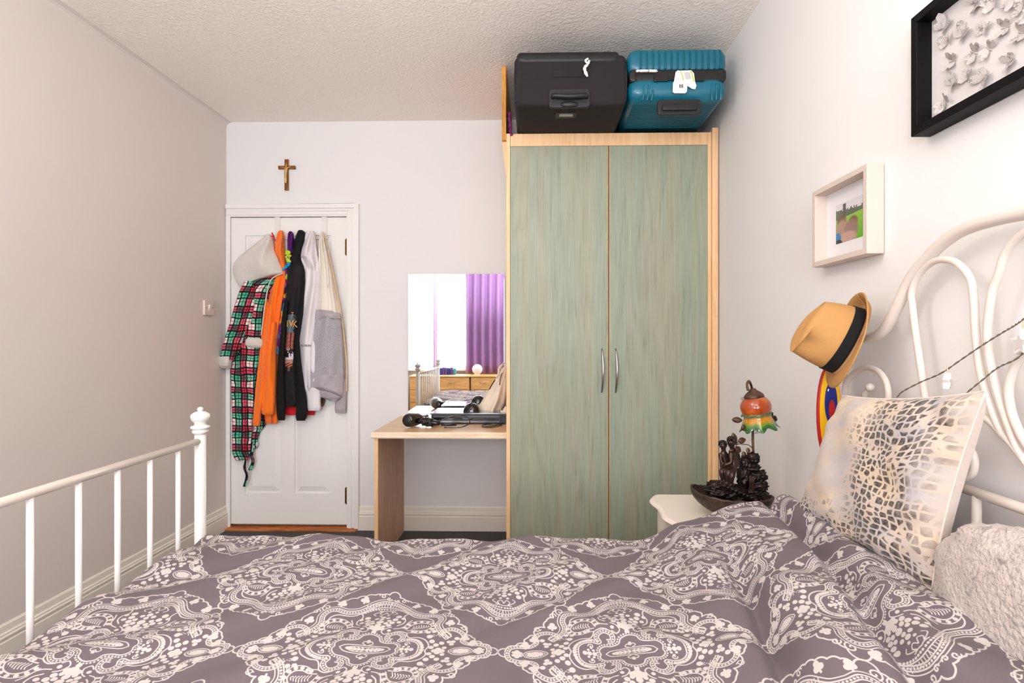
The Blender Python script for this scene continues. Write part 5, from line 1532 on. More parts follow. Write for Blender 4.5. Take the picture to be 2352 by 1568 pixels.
uvl = me.uv_layers.new(name='UVMap')
UV = np.stack([U, V], -1).reshape(-1, 2)[quads.ravel()]
uvl.data.foreach_set('uv', UV.astype(np.float32).ravel())
me.polygons.foreach_set('use_smooth', np.ones(len(quads), bool))
me.materials.append(MATS['duvet_print'])
dv = bpy.data.objects.new('duvet', me); COL.objects.link(dv); dv.location = dorg; ORG['duvet'] = dorg
sm_ = dv.modifiers.new('solid', 'SOLIDIFY'); sm_.thickness = 0.012; sm_.offset = -1
tag(dv, 'mauve grey duvet with white paisley medallion print spread over the bed', 'duvet')
# ------------------------------------------------------------------ cushions
def cushion(TL, TR, BR, BL, T, nrm, name_front, m_front, name_back, m_back, root, N=40, wr=0.006, seed=0, pull=0.12):
    TL, TR, BR, BL = map(Vector, (TL, TR, BR, BL)); nrm = Vector(nrm).normalized()
    ctr = (TL + TR + BR + BL) / 4
    def P(u, v, sgn):
        a_, b_ = 2 * u - 1, 2 * v - 1
        # concave sides: edge midpoints pulled in
        pu = 1 - pull * (1 - b_ * b_) * abs(a_) ** 3 * 0.55
        pv = 1 - pull * (1 - a_ * a_) * abs(b_) ** 3 * 0.55
        uu, vv = 0.5 + a_ * pu / 2, 0.5 + b_ * pv / 2
        base_ = (BL * (1 - uu) + BR * uu) * (1 - vv) + (TL * (1 - uu) + TR * uu) * vv
        h = (max(0, 1 - a_ ** 4) * max(0, 1 - b_ ** 4)) ** 0.55
        w = wr * (math.sin(9 * a_ + 5 * b_ + seed) + 0.7 * math.sin(13 * b_ - 6 * a_ + 2 * seed) + 0.5 * math.sin(21 * a_ * b_)) * (0.35 + 0.65 * (abs(a_) + abs(b_)) / 2) * h ** 0.5
        return base_ + nrm * ((T * h + w if sgn > 0 else -T * 1.0 * (1 - min(abs(a_), 1) ** 6) ** .5 * (1 - min(abs(b_), 1) ** 6) ** .5)), (u, v)
    f = MB().grid(lambda u, v: P(u, v, 1), N, N).build(name_front, m_front, root, smooth=True)
    b = MB().grid(lambda u, v: P(u, v, -0.85), N, N).build(name_back, m_back, root, smooth=True)
    seam = [P(t, 0, 0)[0] for t in [i / 20 for i in range(21)]] + [P(1, t, 0)[0] for t in [i / 20 for i in range(1, 21)]] + \
           [P(1 - t, 1, 0)[0] for t in [i / 20 for i in range(1, 21)]] + [P(0, 1 - t, 0)[0] for t in [i / 20 for i in range(1, 20)]]
    MB().tube(seam, 0.0022, 6, closed=True).build('seam', m_back, root, smooth=True)
    return f, b
TLc, TRc = atX(1937, 908, 0.800), atX(2264, 898, 0.805)
BLc, BRc = atX(1848, 1148, 0.77), atX(2156, 1300, 0.78)
BLc = BLc + (BLc - TLc) * 0.16; BRc = BRc + (BRc - TRc) * 0.15
cu = thing('cushion', 'square cushion with grey brown reptile-scale print leaning on the headboard', 'cushion', (0.77, 1.2, 0.75))
nrm = (TRc - TLc).cross(BLc - TLc)
if nrm.x > 0: nrm = -nrm
cushion(TLc, TRc, BRc, BLc, 0.05, nrm, 'printed_front', 'reptile_print', 'plain_back', 'cushion_back', cu, seed=1)

# fluffy speckled cushion at the right edge
fc = thing('cushion', 'fluffy speckled beige cushion lying low at right end of the headboard', 'cushion', (0.79, 0.7, 0.72))
def blob(u, v):
    th, ph = 2 * PI * u, PI * (v - 0.5)
    def sp(x, e): return math.copysign(abs(x) ** e, x)
    x = 0.062 * sp(math.cos(ph), 0.7) * sp(math.cos(th), 0.8)
    y = 0.285 * sp(math.cos(ph), 0.6) * sp(math.sin(th), 0.6)
    z = 0.125 * sp(math.sin(ph), 0.75)
    n_ = 0.006 * mnoise.noise(Vector((x * 22, y * 22, z * 22))) + 0.003 * mnoise.noise(Vector((x * 70, y * 70, z * 70)))
    k = 1 + n_ * 9
    return Vector((0.800 + x * k + 0.10 * z, 0.755 + y * k, 0.786 + z * k))
MB().grid(blob, 90, 60).build('pile_cover', 'fluffy_pile', fc, smooth=True)

# pillow hidden below the duvet's head end
pw = MB().grid(lambda u, v: Vector((0.70 + 0.08 * math.cos(PI * (v - .5)) ** .6 * math.copysign(abs(math.cos(2 * PI * u)) ** .7, math.cos(2 * PI * u)),
                                    1.0 + 0.46 * math.cos(PI * (v - .5)) ** .5 * math.copysign(abs(math.sin(2 * PI * u)) ** .6, math.sin(2 * PI * u)),
                                    0.606 + 0.028 * math.sin(PI * (v - .5)))), 48, 20).build('pillow', 'mattress_white', smooth=True)
tag(pw, 'white pillow tucked under the head end of the duvet', 'pillow')

# ------------------------------------------------------------------ straw hat on the headboard post
hat = thing('straw_hat', 'tan straw fedora with black band hung on the headboard post', 'hat', (0.80, 1.40, 1.15))
YHt = 1.40
def hp(px_, py_, dy=0.0): return atY(px_, py_, YHt + dy)
cA = (hp(1990, 706) + hp(1909, 862)) / 2          # brim/crown joint centre
axis_ = Vector((-0.90, 0.24, 0.42)).normalized()
side_ = (hp(1978, 706) - hp(1897, 862)); side_ = (side_ - axis_ * side_.dot(axis_)).normalized()
oth = axis_.cross(side_).normalized()
def ring(cen, rs_, ro_, a_):
    rs_ *= 0.93; ro_ *= 0.95
    return cen + side_ * (rs_ * math.cos(a_)) + oth * (ro_ * math.sin(a_))
def crown(u, v):
    a_ = 2 * PI * u
    H = 0.104
    if v < 0.72:
        t = v / 0.72
        rs_ = 0.098 - 0.014 * t ** 2.2; ro_ = 0.080 - 0.010 * t
        # crown tilted: taller at the back (+side)
        h = H * t * (1 - 0.10 * math.cos(a_))
        p_ = ring(cA + axis_ * h - side_ * 0.004 * t, rs_, ro_, a_)
        pin = 0.014 * math.exp(-((a_ - 2.35) / 0.4) ** 2) + 0.014 * math.exp(-((a_ - 3.93) / 0.4) ** 2)
        p_ -= (p_ - (cA + axis_ * h)).normalized() * pin * smst(0.35, 1.0, t) * 1.3
        d1 = 0.006 * math.exp(-((a_ - 1.5) / 0.25) ** 2) * math.sin(PI * t)
        p_ -= (p_ - (cA + axis_ * h)).normalized() * (d1)
    else:
        t = (v - 0.72) / 0.28
        k = math.cos(t * PI / 2)
        k = k ** 0.8; rs_ = 0.084 * k; ro_ = 0.070 * k
        h = H * (1 - 0.10 * math.cos(a_) * k) + 0.020 * math.sin(t * PI / 2)
        q_ = ring(Vector((0, 0, 0)), rs_, ro_, a_)
        crease = 0.024 * math.exp(-((q_.dot(oth)) / 0.026) ** 2) * smst(0.0, 0.5, t)
        p_ = cA + axis_ * (h - crease) + q_ - side_ * 0.004
    return p_
MB().grid(crown, 72, 40).build('crown', 'straw', hat, smooth=True)
def brim(u, v, off=0.0):
    a_ = 2 * PI * u
    w = 0.040 * v
    up_ = smst(0.3, 1.0, v) * (0.030 * max(0, math.cos(a_)) ** 1.2) - 0.012 * v * max(0, -math.cos(a_)) + 0.006 * v * abs(math.sin(a_))
    return ring(cA - axis_ * (0.002 + off) + axis_ * up_, 0.099 + w - off * 0.3, 0.081 + w - off * 0.3, a_)
MB().grid(lambda u, v: brim(u, v), 72, 8).build('brim', 'straw', hat, smooth=True, solid=0.003)
def band(u, v):
    a_ = 2 * PI * u
    h = 0.004 + 0.027 * v
    t = h / 0.104
    return ring(cA + axis_ * h * (1 - 0.10 * math.cos(a_)) - side_ * 0.004 * t, 0.0995 - 0.014 * t ** 2.2, 0.0815 - 0.010 * t, a_)
MB().grid(band, 72, 4).build('hat_band', 'black_cloth', hat, smooth=True, solid=0.0015)

# painted board hanging behind the hat
YO = 1.49
pb = thing('painted_board', 'surfboard-shaped painted board in red, yellow and blue hanging below the hat', 'wall ornament', atY(1905, 1040, YO))
def ell_loop(cx_, cy_, w, h, Y, n=32, pinch=1.0):
    out = []
    for k in range(n):
        a_ = 2 * PI * k / n
        out.append(atY(cx_ + w * math.cos(a_) * (abs(math.cos(a_)) ** 0.0), cy_ + h * math.copysign(abs(math.sin(a_)) ** pinch, math.sin(a_)), Y))
    return out
MB().prism(ell_loop(1906, 950, 27, 110, YO), (0, 0.012, 0)).build('board', 'board_red', pb, bevel=0.002)
MB().prism(ell_loop(1907, 945, 24, 104, YO - 0.001), (0, 0.0012, 0)).build('yellow_field', 'board_yellow', pb)
MB().prism(ell_loop(1909, 925, 14.5, 48, YO - 0.002), (0, 0.0012, 0)).build('blue_oval', 'board_blue', pb)
MB().prism(ell_loop(1911, 940, 7, 22, YO - 0.003), (0, 0.0012, 0)).build('red_flame', 'board_red', pb)
lineY([(1903, 893), (1902, 898)], YO - 0.005, 0.0018).build('hanging_pin', 'steel', pb)

# ------------------------------------------------------------------ frames on the right wall
def wall_frame(root, Y0, Y1, z0, z1, xf, bw, depth_in, m, xw=XR):
    """four mitred sides facing -x"""
    o = [(Y0, z0), (Y1, z0), (Y1, z1), (Y0, z1)]
    i_ = [(Y0 + bw, z0 + bw), (Y1 - bw, z0 + bw), (Y1 - bw, z1 - bw), (Y0 + bw, z1 - bw)]
    for k in range(4):
        a_, b_, c_, d_ = o[k], o[(k + 1) % 4], i_[(k + 1) % 4], i_[k]
        MB().prism([(xf, *a_), (xf, *b_), (xf, *c_), (xf, *d_)], (xw - 0.002 - xf, 0, 0)).build('frame_side', m, root, bevel=0.0012)
XF1 = 0.885
ptl, pbl = atX(2088, 47, XF1), atX(2096, 313, XF1)
Yl = (ptl.y + pbl.y) / 2
f1 = thing('picture_frame', 'black box frame with grey paper butterflies hung high on right wall', 'picture frame', (XR, Yl - 0.2, pbl.z))
FY0, FY1, FZ0, FZ1 = Yl - 0.46, Yl, pbl.z, ptl.z
wall_frame(f1, FY0, FY1, FZ0, FZ1, XF1, 0.019, 0.03, 'frame_black')
MB().box(XR - 0.012, XR - 0.003, FY0 + 0.019, FY1 - 0.019, FZ0 + 0.019, FZ1 - 0.019).build('backing', 'mount_paper', f1)
rnd = random.Random(11)
spots = []
for k in range(400):
    if len(spots) >= 34: break
    y = rnd.uniform(FY0 + 0.05, FY1 - 0.055); z = rnd.uniform(FZ0 + 0.05, FZ1 - 0.045)
    if all(math.hypot(y - a_, z - b_) > 0.037 for a_, b_ in spots): spots.append((y, z))
for y, z in spots:
    rot = rnd.uniform(0, 2 * PI); s = rnd.uniform(0.85, 1.2) * 0.9
    bmb = MB()
    for sg in (-1, 1):
        P = [(0, -0.004), (0.004, 0.010), (0.012, 0.018), (0.021, 0.016), (0.021, 0.006), (0.014, -0.001), (0.018, -0.008), (0.012, -0.016), (0.004, -0.012)]
        pts = []
        up_ = rnd.uniform(0.45, 0.9)
        for a_, b_ in P:
            a2, b2 = a_ * sg * s, b_ * s
            yy = a2 * math.cos(rot) - b2 * math.sin(rot); zz = a2 * math.sin(rot) + b2 * math.cos(rot)
            pts.append((XR - 0.0125 - abs(a_) * s * up_, y + yy, z + zz))
        bmb.add(pts, [tuple(range(len(pts)))])
    dx1, dy1 = 0.012 * math.cos(rot + PI / 2) * s, 0.012 * math.sin(rot + PI / 2) * s
    bmb.tube([(XR - 0.0135, y - dx1, z - dy1), (XR - 0.0135, y + dx1, z + dy1)], 0.001, 5)
    bmb.build('paper_butterfly', 'butterfly_paper', f1)
gls = NT('picture_glass')
gls.b.inputs['Transmission Weight'].default_value = 1.0
gls.b.inputs['Roughness'].default_value = 0.0
gls.b.inputs['IOR'].default_value = 1.45

XF2 = 0.884
c4 = [atX(1860, 445, XF2), atX(1984, 378, XF2), atX(1998, 580, XF2), atX(1871, 613, XF2)]
GY1, GY0 = (c4[0].y + c4[3].y) / 2, (c4[1].y + c4[2].y) / 2
GZ1, GZ0 = (c4[0].z + c4[1].z) / 2, (c4[2].z + c4[3].z) / 2
f2 = thing('picture_frame', 'small whitewashed wooden box frame with colour photo hung on right wall', 'picture frame', (XR, (GY0 + GY1) / 2, GZ0))
wall_frame(f2, GY0, GY1, GZ0, GZ1, XF2, 0.016, 0.03, 'frame_cream')
MB().box(XR - 0.010, XR - 0.003, GY0 + 0.016, GY1 - 0.016, GZ0 + 0.016, GZ1 - 0.016).build('mount', 'mount_white', f2)
def photo_arr():
    H_, W_ = 200, 200
    yy, xx = np.mgrid[0:H_, 0:W_] / 200.0        # yy 0 bottom; xx 0 = left as seen
    rs = np.random.RandomState(9)
    nz = np.kron(rs.rand(25, 25), np.ones((8, 8)))
    nf_ = rs.rand(H_, W_)
    out = np.zeros((H_, W_, 3))
    out[:] = np.array([222, 216, 220]) / 255
    hor = 0.60 + 0.06 * xx
    m = (yy < 0.86 - 0.10 * xx + 0.08 * (nz - .5)) & (yy > hor)
    out[m] = np.array([74, 84, 66]) / 255
    m = m & (nf_ > 0.6); out[m] = np.array([120, 126, 110]) / 255
    m = (np.abs(xx - 0.33) < 0.05 + 0.05 * np.maximum(0, yy - .8)) & (yy > 0.6) & (yy < 0.97); out[m] = np.array([92, 84, 80]) / 255
    m = (yy < hor); g1 = np.array([92, 170, 22]) / 255; g2 = np.array([150, 190, 70]) / 255
    t = np.clip((yy / 0.62), 0, 1)[..., None]
    out = np.where(m[..., None], g1 * (1 - t) + g2 * t, out)
    def bl(cx_, cy_, rx, ry, c, k=1.0, soft=0.35):
        nonlocal out
        d = np.sqrt(((xx - cx_) / rx) ** 2 + ((yy - cy_) / ry) ** 2)
        a_ = np.clip((1 + soft / 2 - d) / soft, 0, 1)[..., None] * k
        out = out * (1 - a_) + np.array(c) / 255 * a_
    bl(0.22, 0.55, 0.17, 0.17, (110, 84, 62)); bl(0.66, 0.44, 0.16, 0.14, (126, 92, 70))
    bl(0.25, 0.30, 0.26, 0.28, (168, 136, 118)); bl(0.58, 0.26, 0.26, 0.24, (148, 118, 106)); bl(0.42, 0.08, 0.36, 0.16, (190, 150, 136))
    bl(0.06, 0.14, 0.14, 0.13, (40, 120, 180), soft=.2); bl(0.08, 0.0, 0.16, 0.09, (24, 20, 28), soft=.3)
    return np.clip(out + 0.03 * (nf_[..., None] - .5), 0, 1)
img_mat('snapshot', img_from('snapshot', photo_arr()), 0.35, coat=0.4)
pp_ = [atX(a_, b_, XR - 0.011) for a_, b_ in ((1918, 472), (1982, 448), (1981, 544), (1922, 559))]
QY1, QY0 = (pp_[0].y + pp_[3].y) / 2, (pp_[1].y + pp_[2].y) / 2
QZ1, QZ0 = (pp_[0].z + pp_[1].z) / 2, (pp_[2].z + pp_[3].z) / 2
MB().grid(lambda u, v: ((XR - 0.0108, QY1 + (QY0 - QY1) * u, QZ0 + (QZ1 - QZ0) * v), (u, v)), 1, 1).build('photograph', 'snapshot', f2)

# ------------------------------------------------------------------ nightstand and figurine lamp
ZN = 0.62
nb_ = [atZ(a_, b_, ZN) for a_, b_ in ((1506, 1133), (1497, 1138), (1492, 1148), (1512, 1166), (1522, 1186), (1545, 1200), (1560, 1214), (1570, 1232))]
ns = thing('nightstand', 'cream painted nightstand with wavy-edged top between bed and wardrobe', 'nightstand', (0.69, 1.87, 0))
yk, yn = nb_[0].y, 1.655
edge = [(p_.x, p_.y) for p_ in nb_ if p_.y > yn]
xe = edge[-1][0]
poly = smooth_path([Vector((a_, b_, 0)) for a_, b_ in edge] + [Vector((xe + 0.012, yn + 0.01, 0)), Vector((xe + 0.03, yn, 0))], 4)
top_loop = [(p_.x, p_.y) for p_ in poly] + [(XR - 0.02, yn), (XR - 0.02, yk)]
cxn, cyn = 0.69, (yk + yn) / 2
def scaled(L, k): return [(cxn + (x - cxn) * (1 - k / 0.23), cyn + (y - cyn) * (1 - k / 0.2)) for x, y in L]
mb = MB()
lay = [(scaled(top_loop, 0.012), ZN), (scaled(top_loop, 0.003), ZN - 0.003), (top_loop, ZN - 0.009), (scaled(top_loop, 0.004), ZN - 0.015), (scaled(top_loop, 0.014), ZN - 0.022)]
vs = [(x, y, z) for L, z in lay for x, y in L]
n_ = len(top_loop)
fs = [(i * n_ + k, i * n_ + (k + 1) % n_, (i + 1) * n_ + (k + 1) % n_, (i + 1) * n_ + k) for i in range(len(lay) - 1) for k in range(n_)]
fs += [tuple(range(n_)), tuple(range((len(lay) - 1) * n_, len(lay) * n_))[::-1]]
mb.add(vs, fs).build('table_top', 'nightstand_paint', ns)
bl_ = scaled(top_loop, 0.024)
mb = MB().prism([(x, y, 0.10) for x, y in bl_], (0, 0, ZN - 0.0225 - 0.10)).build('body', 'nightstand_paint', ns)
for x, y in ((0.54, yn + 0.05), (0.54, yk - 0.05), (XR - 0.06, yn + 0.05), (XR - 0.06, yk - 0.05)):
    MB().lathe([(0.012, 0), (0.02, 0.04), (0.024, 0.0995)], (x, y, 0), 16).build('leg', 'nightstand_paint', ns, smooth=True)
dx0 = min(x for x, y in bl_)

# lamp
YL = 1.81
lamp = thing('figurine_lamp', 'bronze two-cherub table lamp with amber glass flower shade and boat-shaped bowl', 'lamp', (0.66, YL, ZN + 0.001))
def LP(px_, py_, dy=0.0): return atY(px_, py_, YL + dy)
# boat bowl
bc = LP(1668, 1150); s_ = F_PX / YL
x_l, x_r = LP(1590, 1120).x, LP(1762, 1150).x
bcx, brx, bry = (x_l + x_r) / 2, (x_r - x_l) / 2 + 0.006, 0.078
ang = math.radians(-26)
def bowl(u, v, k=1.0, zoff=0.0):
    a_ = 2 * PI * u
    t = v                                   # 0 rim .. 1 bottom
    rr = math.cos(t * PI / 2) ** 0.55
    x = brx * k * rr * math.copysign(abs(math.cos(a_)) ** 0.9, math.cos(a_))
    y = bry * k * rr * math.sin(a_)
    lift = 0.014 * abs(math.cos(a_)) ** 3 * (1 - t)
    wob = 0.0025 * math.sin(9 * a_) * (1 - t) + 0.002 * math.sin(23 * a_ + 3 * t)
    z = ZN + 0.001 + 0.072 * (1 - t) + lift * (0.5 if math.cos(a_) > 0 else 1) + wob * 0.6 + zoff
    return Vector((bcx + (x * math.cos(ang) - y * math.sin(ang)) * (1 + 4 * wob), YL - 0.01 + x * math.sin(ang) + y * math.cos(ang), max(z, ZN + 0.001 + zoff)))
MB().grid(lambda u, v: bowl(u, v), 72, 14).build('bowl', 'bowl_resin', lamp, smooth=True)
MB().grid(lambda u, v: bowl(u, v * 0.92, 0.93, 0.004), 72, 14).build('bowl_lining', 'bowl_resin', lamp, smooth=True)
MB().tube([bowl(i / 60, 0, 0.965, 0.001) for i in range(60)], 0.0048, 8, closed=True).build('bowl_rim', 'bowl_resin', lamp, smooth=True)
# rocky base shelf
def rock(mb, c, r, seed, n=18, amp=0.28, sc=3.0):
    c = Vector(c); r = r if isinstance(r, tuple) else (r, r, r)
    def fn(u, v):
        th, ph = 2 * PI * u, PI * (v - .5)
        d = Vector((math.cos(ph) * math.cos(th), math.cos(ph) * math.sin(th), math.sin(ph)))
        k = 1 + amp * mnoise.noise(d * sc + Vector((seed * 7.3, seed * 1.7, seed))) + amp * 0.8 * abs(mnoise.noise(d * sc * 2.3 + Vector((seed, 0, 0)))) + amp * 0.5 * mnoise.noise(d * sc * 5 + Vector((0, seed, 0)))
        q_ = c + Vector((d.x * r[0], d.y * r[1], d.z * r[2])) * k
        q_.z = max(q_.z, ZN + 0.006)
        return q_
    mb.grid(fn, n * 2, n)
    return mb
mb = MB()
rock(mb, LP(1672, 1125, 0.012), (0.072, 0.045, 0.020), 1, 36, 0.25, 4)
rock(mb, LP(1700, 1140, 0.012), (0.068, 0.045, 0.024), 2, 36, 0.25, 4)
rock(mb, LP(1735, 1160, 0.01), (0.045, 0.045, 0.030), 3, 30, 0.3, 4)
rock(mb, LP(1648, 1112, 0.01), (0.030, 0.026, 0.012), 4, 24, 0.4, 5)
for k in range(9):
    P_ = [LP(1655 + 9 * k, 1118 + 4 * k, -0.035), LP(1664 + 9 * k, 1115 + 4 * k, -0.045), LP(1676 + 9 * k, 1124 + 4 * k, -0.04)]
    mb.tube(smooth_path(P_, 4), [0.002, 0.004, 0.005, 0.006, 0.006, 0.005, 0.004, 0.003, 0.002], 7)
mb.build('rock_shelf', 'bronze_resin', lamp, smooth=True)
mb = MB()
for (px_, py_, r_, sd) in ((1728, 1052, (.020, .022, .018), 5), (1727, 1072, (.026, .024, .014), 6), (1738, 1092, (.033, .028, .018), 7), (1740, 1112, (.031, .03, .022), 8), (1738, 1134, (.034, .032, .024), 9),
                           (1712, 1070, (.018, .02, .03), 10), (1706, 1095, (.018, .022, .036), 11), (1750, 1150, (.028, .03, .02), 12)):
    rock(mb, LP(px_, py_, 0.02), r_, sd, 24, 0.35, 3)
mb.build('rock_column', 'bronze_resin', lamp, smooth=True)
mb = MB()
for k in range(5):
    mb.tube(smooth_path([LP(1721 + 2.4 * k, 1092, -0.012), LP(1722 + 2.4 * k, 1102, -0.018), LP(1720.5 + 2.4 * k, 1124, -0.018), LP(1719 + 2.6 * k, 1133, -0.02)], 4), 0.0016, 6)
mb.build('waterfall', 'bronze_skin', lamp, smooth=True)
MB().ell(LP(1727, 1049, -0.006), (0.008, 0.008, 0.009)).build('urn', 'bronze_skin', lamp, smooth=True)
# figures
def J_(d): return {k: LP(*p_) for k, p_ in d.items()}
fig_b = J_({'hip': (1687, 1077, 0.008), 'belly': (1688, 1061, 0.006), 'chest': (1686, 1045, 0.0), 'neck': (1682, 1030, -0.004), 'head': (1679, 1017, -0.008), 'crown': (1679, 1010, -0.006),
            'sl': (1678, 1042, -0.014), 'el': (1680, 1062, -0.024), 'hl': (1664, 1068, -0.022), 'sr': (1694, 1043, 0.006), 'er': (1698, 1058, 0.004), 'hr': (1691, 1071, -0.004),
            'kl': (1672, 1083, -0.034), 'fl': (1670, 1109, -0.030), 'tl': (1663, 1117, -0.040), 'kr': (1681, 1089, -0.040), 'fr': (1679, 1113, -0.034), 'tr': (1671, 1121, -0.046)})
bones = [('hip', 'belly'), ('belly', 'chest'), ('chest', 'neck'), ('neck', 'head'), ('head', 'crown'), ('chest', 'sl'), ('sl', 'el'), ('el', 'hl'), ('chest', 'sr'), ('sr', 'er'), ('er', 'hr'),
         ('hip', 'kl'), ('kl', 'fl'), ('fl', 'tl'), ('hip', 'kr'), ('kr', 'fr'), ('fr', 'tr')]
rad = {'hip': (.0165, .0150), 'belly': (.0145, .0125), 'chest': (.0165, .0125), 'neck': .0058, 'head': (.0128, .0128), 'crown': (.0105, .0105), 'sl': .0078, 'el': .0054, 'hl': .0040, 'sr': .0078, 'er': .0054, 'hr': .0040,
       'kl': .0110, 'fl': .0050, 'tl': .0040, 'kr': .0110, 'fr': .0050, 'tr': .0040}
rad_k = lambda k_: {a_: ((b_[0] * k_, b_[1] * k_) if isinstance(b_, tuple) else b_ * k_) for a_, b_ in rad.items()}
fb = skin_figure('seated_figure', 'bronze_skin', lamp, fig_b, bones, rad_k(1.14), 2)
fig_a = J_({'hip': (1664, 1073, 0.016), 'belly': (1663, 1059, 0.014), 'chest': (1662, 1046, 0.012), 'neck': (1662, 1035, 0.010), 'head': (1661, 1024, 0.008), 'crown': (1660, 1018, 0.010),
            'sl': (1654, 1044, 0.006), 'el': (1656, 1059, -0.002), 'hl': (1664, 1067, -0.014), 'sr': (1670, 1045, 0.012), 'er': (1673, 1057, 0.008), 'hr': (1667, 1066, -0.006),
            'kl': (1657, 1081, -0.016), 'fl': (1659, 1105, -0.012), 'tl': (1653, 1112, -0.022), 'kr': (1666, 1083, -0.018), 'fr': (1667, 1107, -0.012), 'tr': (1661, 1113, -0.022)})
fa = skin_figure('seated_figure', 'bronze_skin', lamp, fig_a, bones, rad_k(0.96), 2)
def curls(name, c, r, seed, n=46, parent=None, front=Vector((-0.6, -0.7, 0))):
    rn = random.Random(seed); mb = MB(); c = Vector(c)
    for k in range(n):
        d = Vector((rn.gauss(0, 1), rn.gauss(0, 1), rn.gauss(0.35, 1))).normalized()
        if d.dot(front.normalized()) > 0.35 and d.z < 0.45: continue
        mb.ell(c + d * r, (rn.uniform(.0025, .0042),) * 3, 7, 5)
    return mb.build(name, 'bronze_resin', parent, smooth=True)
curls('curly_hair', LP(1680, 1012, -0.003), 0.0140, 5, 90, fb)
curls('curly_hair', LP(1660, 1020, 0.012), 0.0120, 6, 70, fa)
for o_, c_, s_k in ((fb, LP(1679, 1017, -0.008), 1.14), (fa, LP(1661, 1024, 0.008), 0.98)):
    fd = Vector((-0.62, -0.78, 0)); sd = Vector((0.78, -0.62, 0))
    m_ = MB()
    m_.ell(c_ + fd * 0.0128 * s_k + Vector((0, 0, -0.001)), (.0016, .0016, .0024), 8, 6)
    for sg in (-1, 1): m_.ell(c_ + fd * 0.0112 * s_k + sd * sg * 0.0042 * s_k + Vector((0, 0, 0.0022)), (.0013, .0013, .001), 8, 6)
    m_.ell(c_ + fd * 0.0114 * s_k + Vector((0, 0, -0.005 * s_k)), (.0022, .0016, .0009), 8, 6)
    m_.build('face', 'bronze_resin', o_, smooth=True)
# leaves
def leaf_mesh(c, d, w, L, nrm_, cup=0.003):
    c, d, nrm_ = Vector(c), Vector(d).normalized(), Vector(nrm_).normalized()
    sd = d.cross(nrm_).normalized()
    def fn(u, v):
        wv_ = w * (math.sin(PI * min(1, v * 0.96 + 0.02)) ** 0.8) * (1 + 0.12 * math.sin(v * 40))
        a_ = 2 * u - 1
        return c + d * (L * v) + sd * (a_ * wv_ * (1 if v < 1 else 0)) + nrm_ * (cup * (1 - a_ * a_) - 0.004 * v * v)
    return MB().grid(fn, 6, 12)
for (p_, d_, w, L) in (((1690, 1018), (-0.25, 0, 1), .0075, .034), ((1694, 1014), (0.9, 0, 0.25), .0075, .028), ((1688, 1027), (0.7, 0, -0.5), .0085, .024), ((1684, 1030), (-0.3, 0, -0.6), .007, .02), ((1718, 1040), (0.1, 0, 1), .006, .016), ((1710, 1048), (-0.2, 0, 1), .006, .016),
                       ((1694, 1020), (-0.8, 0.2, 0.6), .007, .022)):
    leaf_mesh(LP(p_[0], p_[1], -0.004), d_, w * 1.35, L * 1.1, (0.1, -1, 0.2)).build('leaf', 'bronze_leaf', lamp, smooth=True, solid=0.001)
MB().tube(smooth_path([LP(1729, 1030, 0.015), LP(1720, 1022, 0.01), LP(1708, 1020, 0.0), LP(1694, 1020, -0.002), LP(1688, 1030, -0.002)], 6), 0.0014, 6).build('vine', 'bronze_leaf', lamp, smooth=True)
# stem, crook, cap
stem = smooth_path([LP(1731, 1050, 0.03), LP(1729, 1000, 0.036), LP(1731, 950, 0.046), LP(1729, 905, 0.046), LP(1725, 884, 0.036), LP(1720, 875, 0.02), LP(1716, 882, 0.006), LP(1718, 897, 0.0)], 6)
MB().tube(stem, 0.0042, 10).build('stem', 'bronze_leaf', lamp, smooth=True)
SCc = LP(1738, 930, 0.0)
tilt = Vector((0.16, -0.02, -1)).normalized()     # shade opens downward, tilted
capc = LP(1729, 894, 0.0)
MB().lathe([(0.0, -0.004), (0.009, -0.003), (0.012, 0.003), (0.024, 0.012), (0.031, 0.019), (0.033, 0.024), (0.033, 0.030), (0.030, 0.032), (0.0, 0.032)], capc, 32, tilt).build('cap', 'bronze_leaf', lamp, smooth=True)
# glass body and ruffled skirt
R3 = Vector((0, 0, 1)).rotation_difference(tilt).to_matrix()
def glass_pt(r, z, a_): return capc + R3 @ Vector((r * math.cos(a_), r * math.sin(a_), z))
prof_g = [(0.030, 0.026), (0.040, 0.034), (0.048, 0.046), (0.051, 0.058), (0.050, 0.070), (0.046, 0.082), (0.041, 0.092)]
def ip(prof, t):
    f_ = t * (len(prof) - 1); i = min(len(prof) - 2, int(f_)); k = f_ - i
    return prof[i][0] + (prof[i + 1][0] - prof[i][0]) * k, prof[i][1] + (prof[i + 1][1] - prof[i][1]) * k
MB().grid(lambda u, v: glass_pt(*ip(prof_g, v), 2 * PI * u), 48, 20).build('glass_bulb', 'amber_glass', lamp, smooth=True)
prof_s = [(0.046, 0.082), (0.043, 0.092), (0.046, 0.104), (0.052, 0.118), (0.056, 0.128), (0.060, 0.134)]
def skirt(u, v):
    r, z = ip(prof_s, v); a_ = 2 * PI * u
    ru = math.cos(8 * a_) * v ** 1.6
    return glass_pt(r * (1 + 0.10 * ru), z + 0.006 * ru, a_), (u, v)
MB().grid(skirt, 128, 16).build('glass_skirt', 'skirt_glass', lamp, smooth=True, solid=0.002)
MB().tube([glass_pt(0.0475 + 0.0035 * math.cos(8 * 2 * PI * i / 96), 0.084 + 0.004 * math.cos(8 * 2 * PI * i / 96), 2 * PI * i / 96) for i in range(96)], 0.0022, 6, closed=True).build('collar_ruffle', 'skirt_glass', lamp, smooth=True)
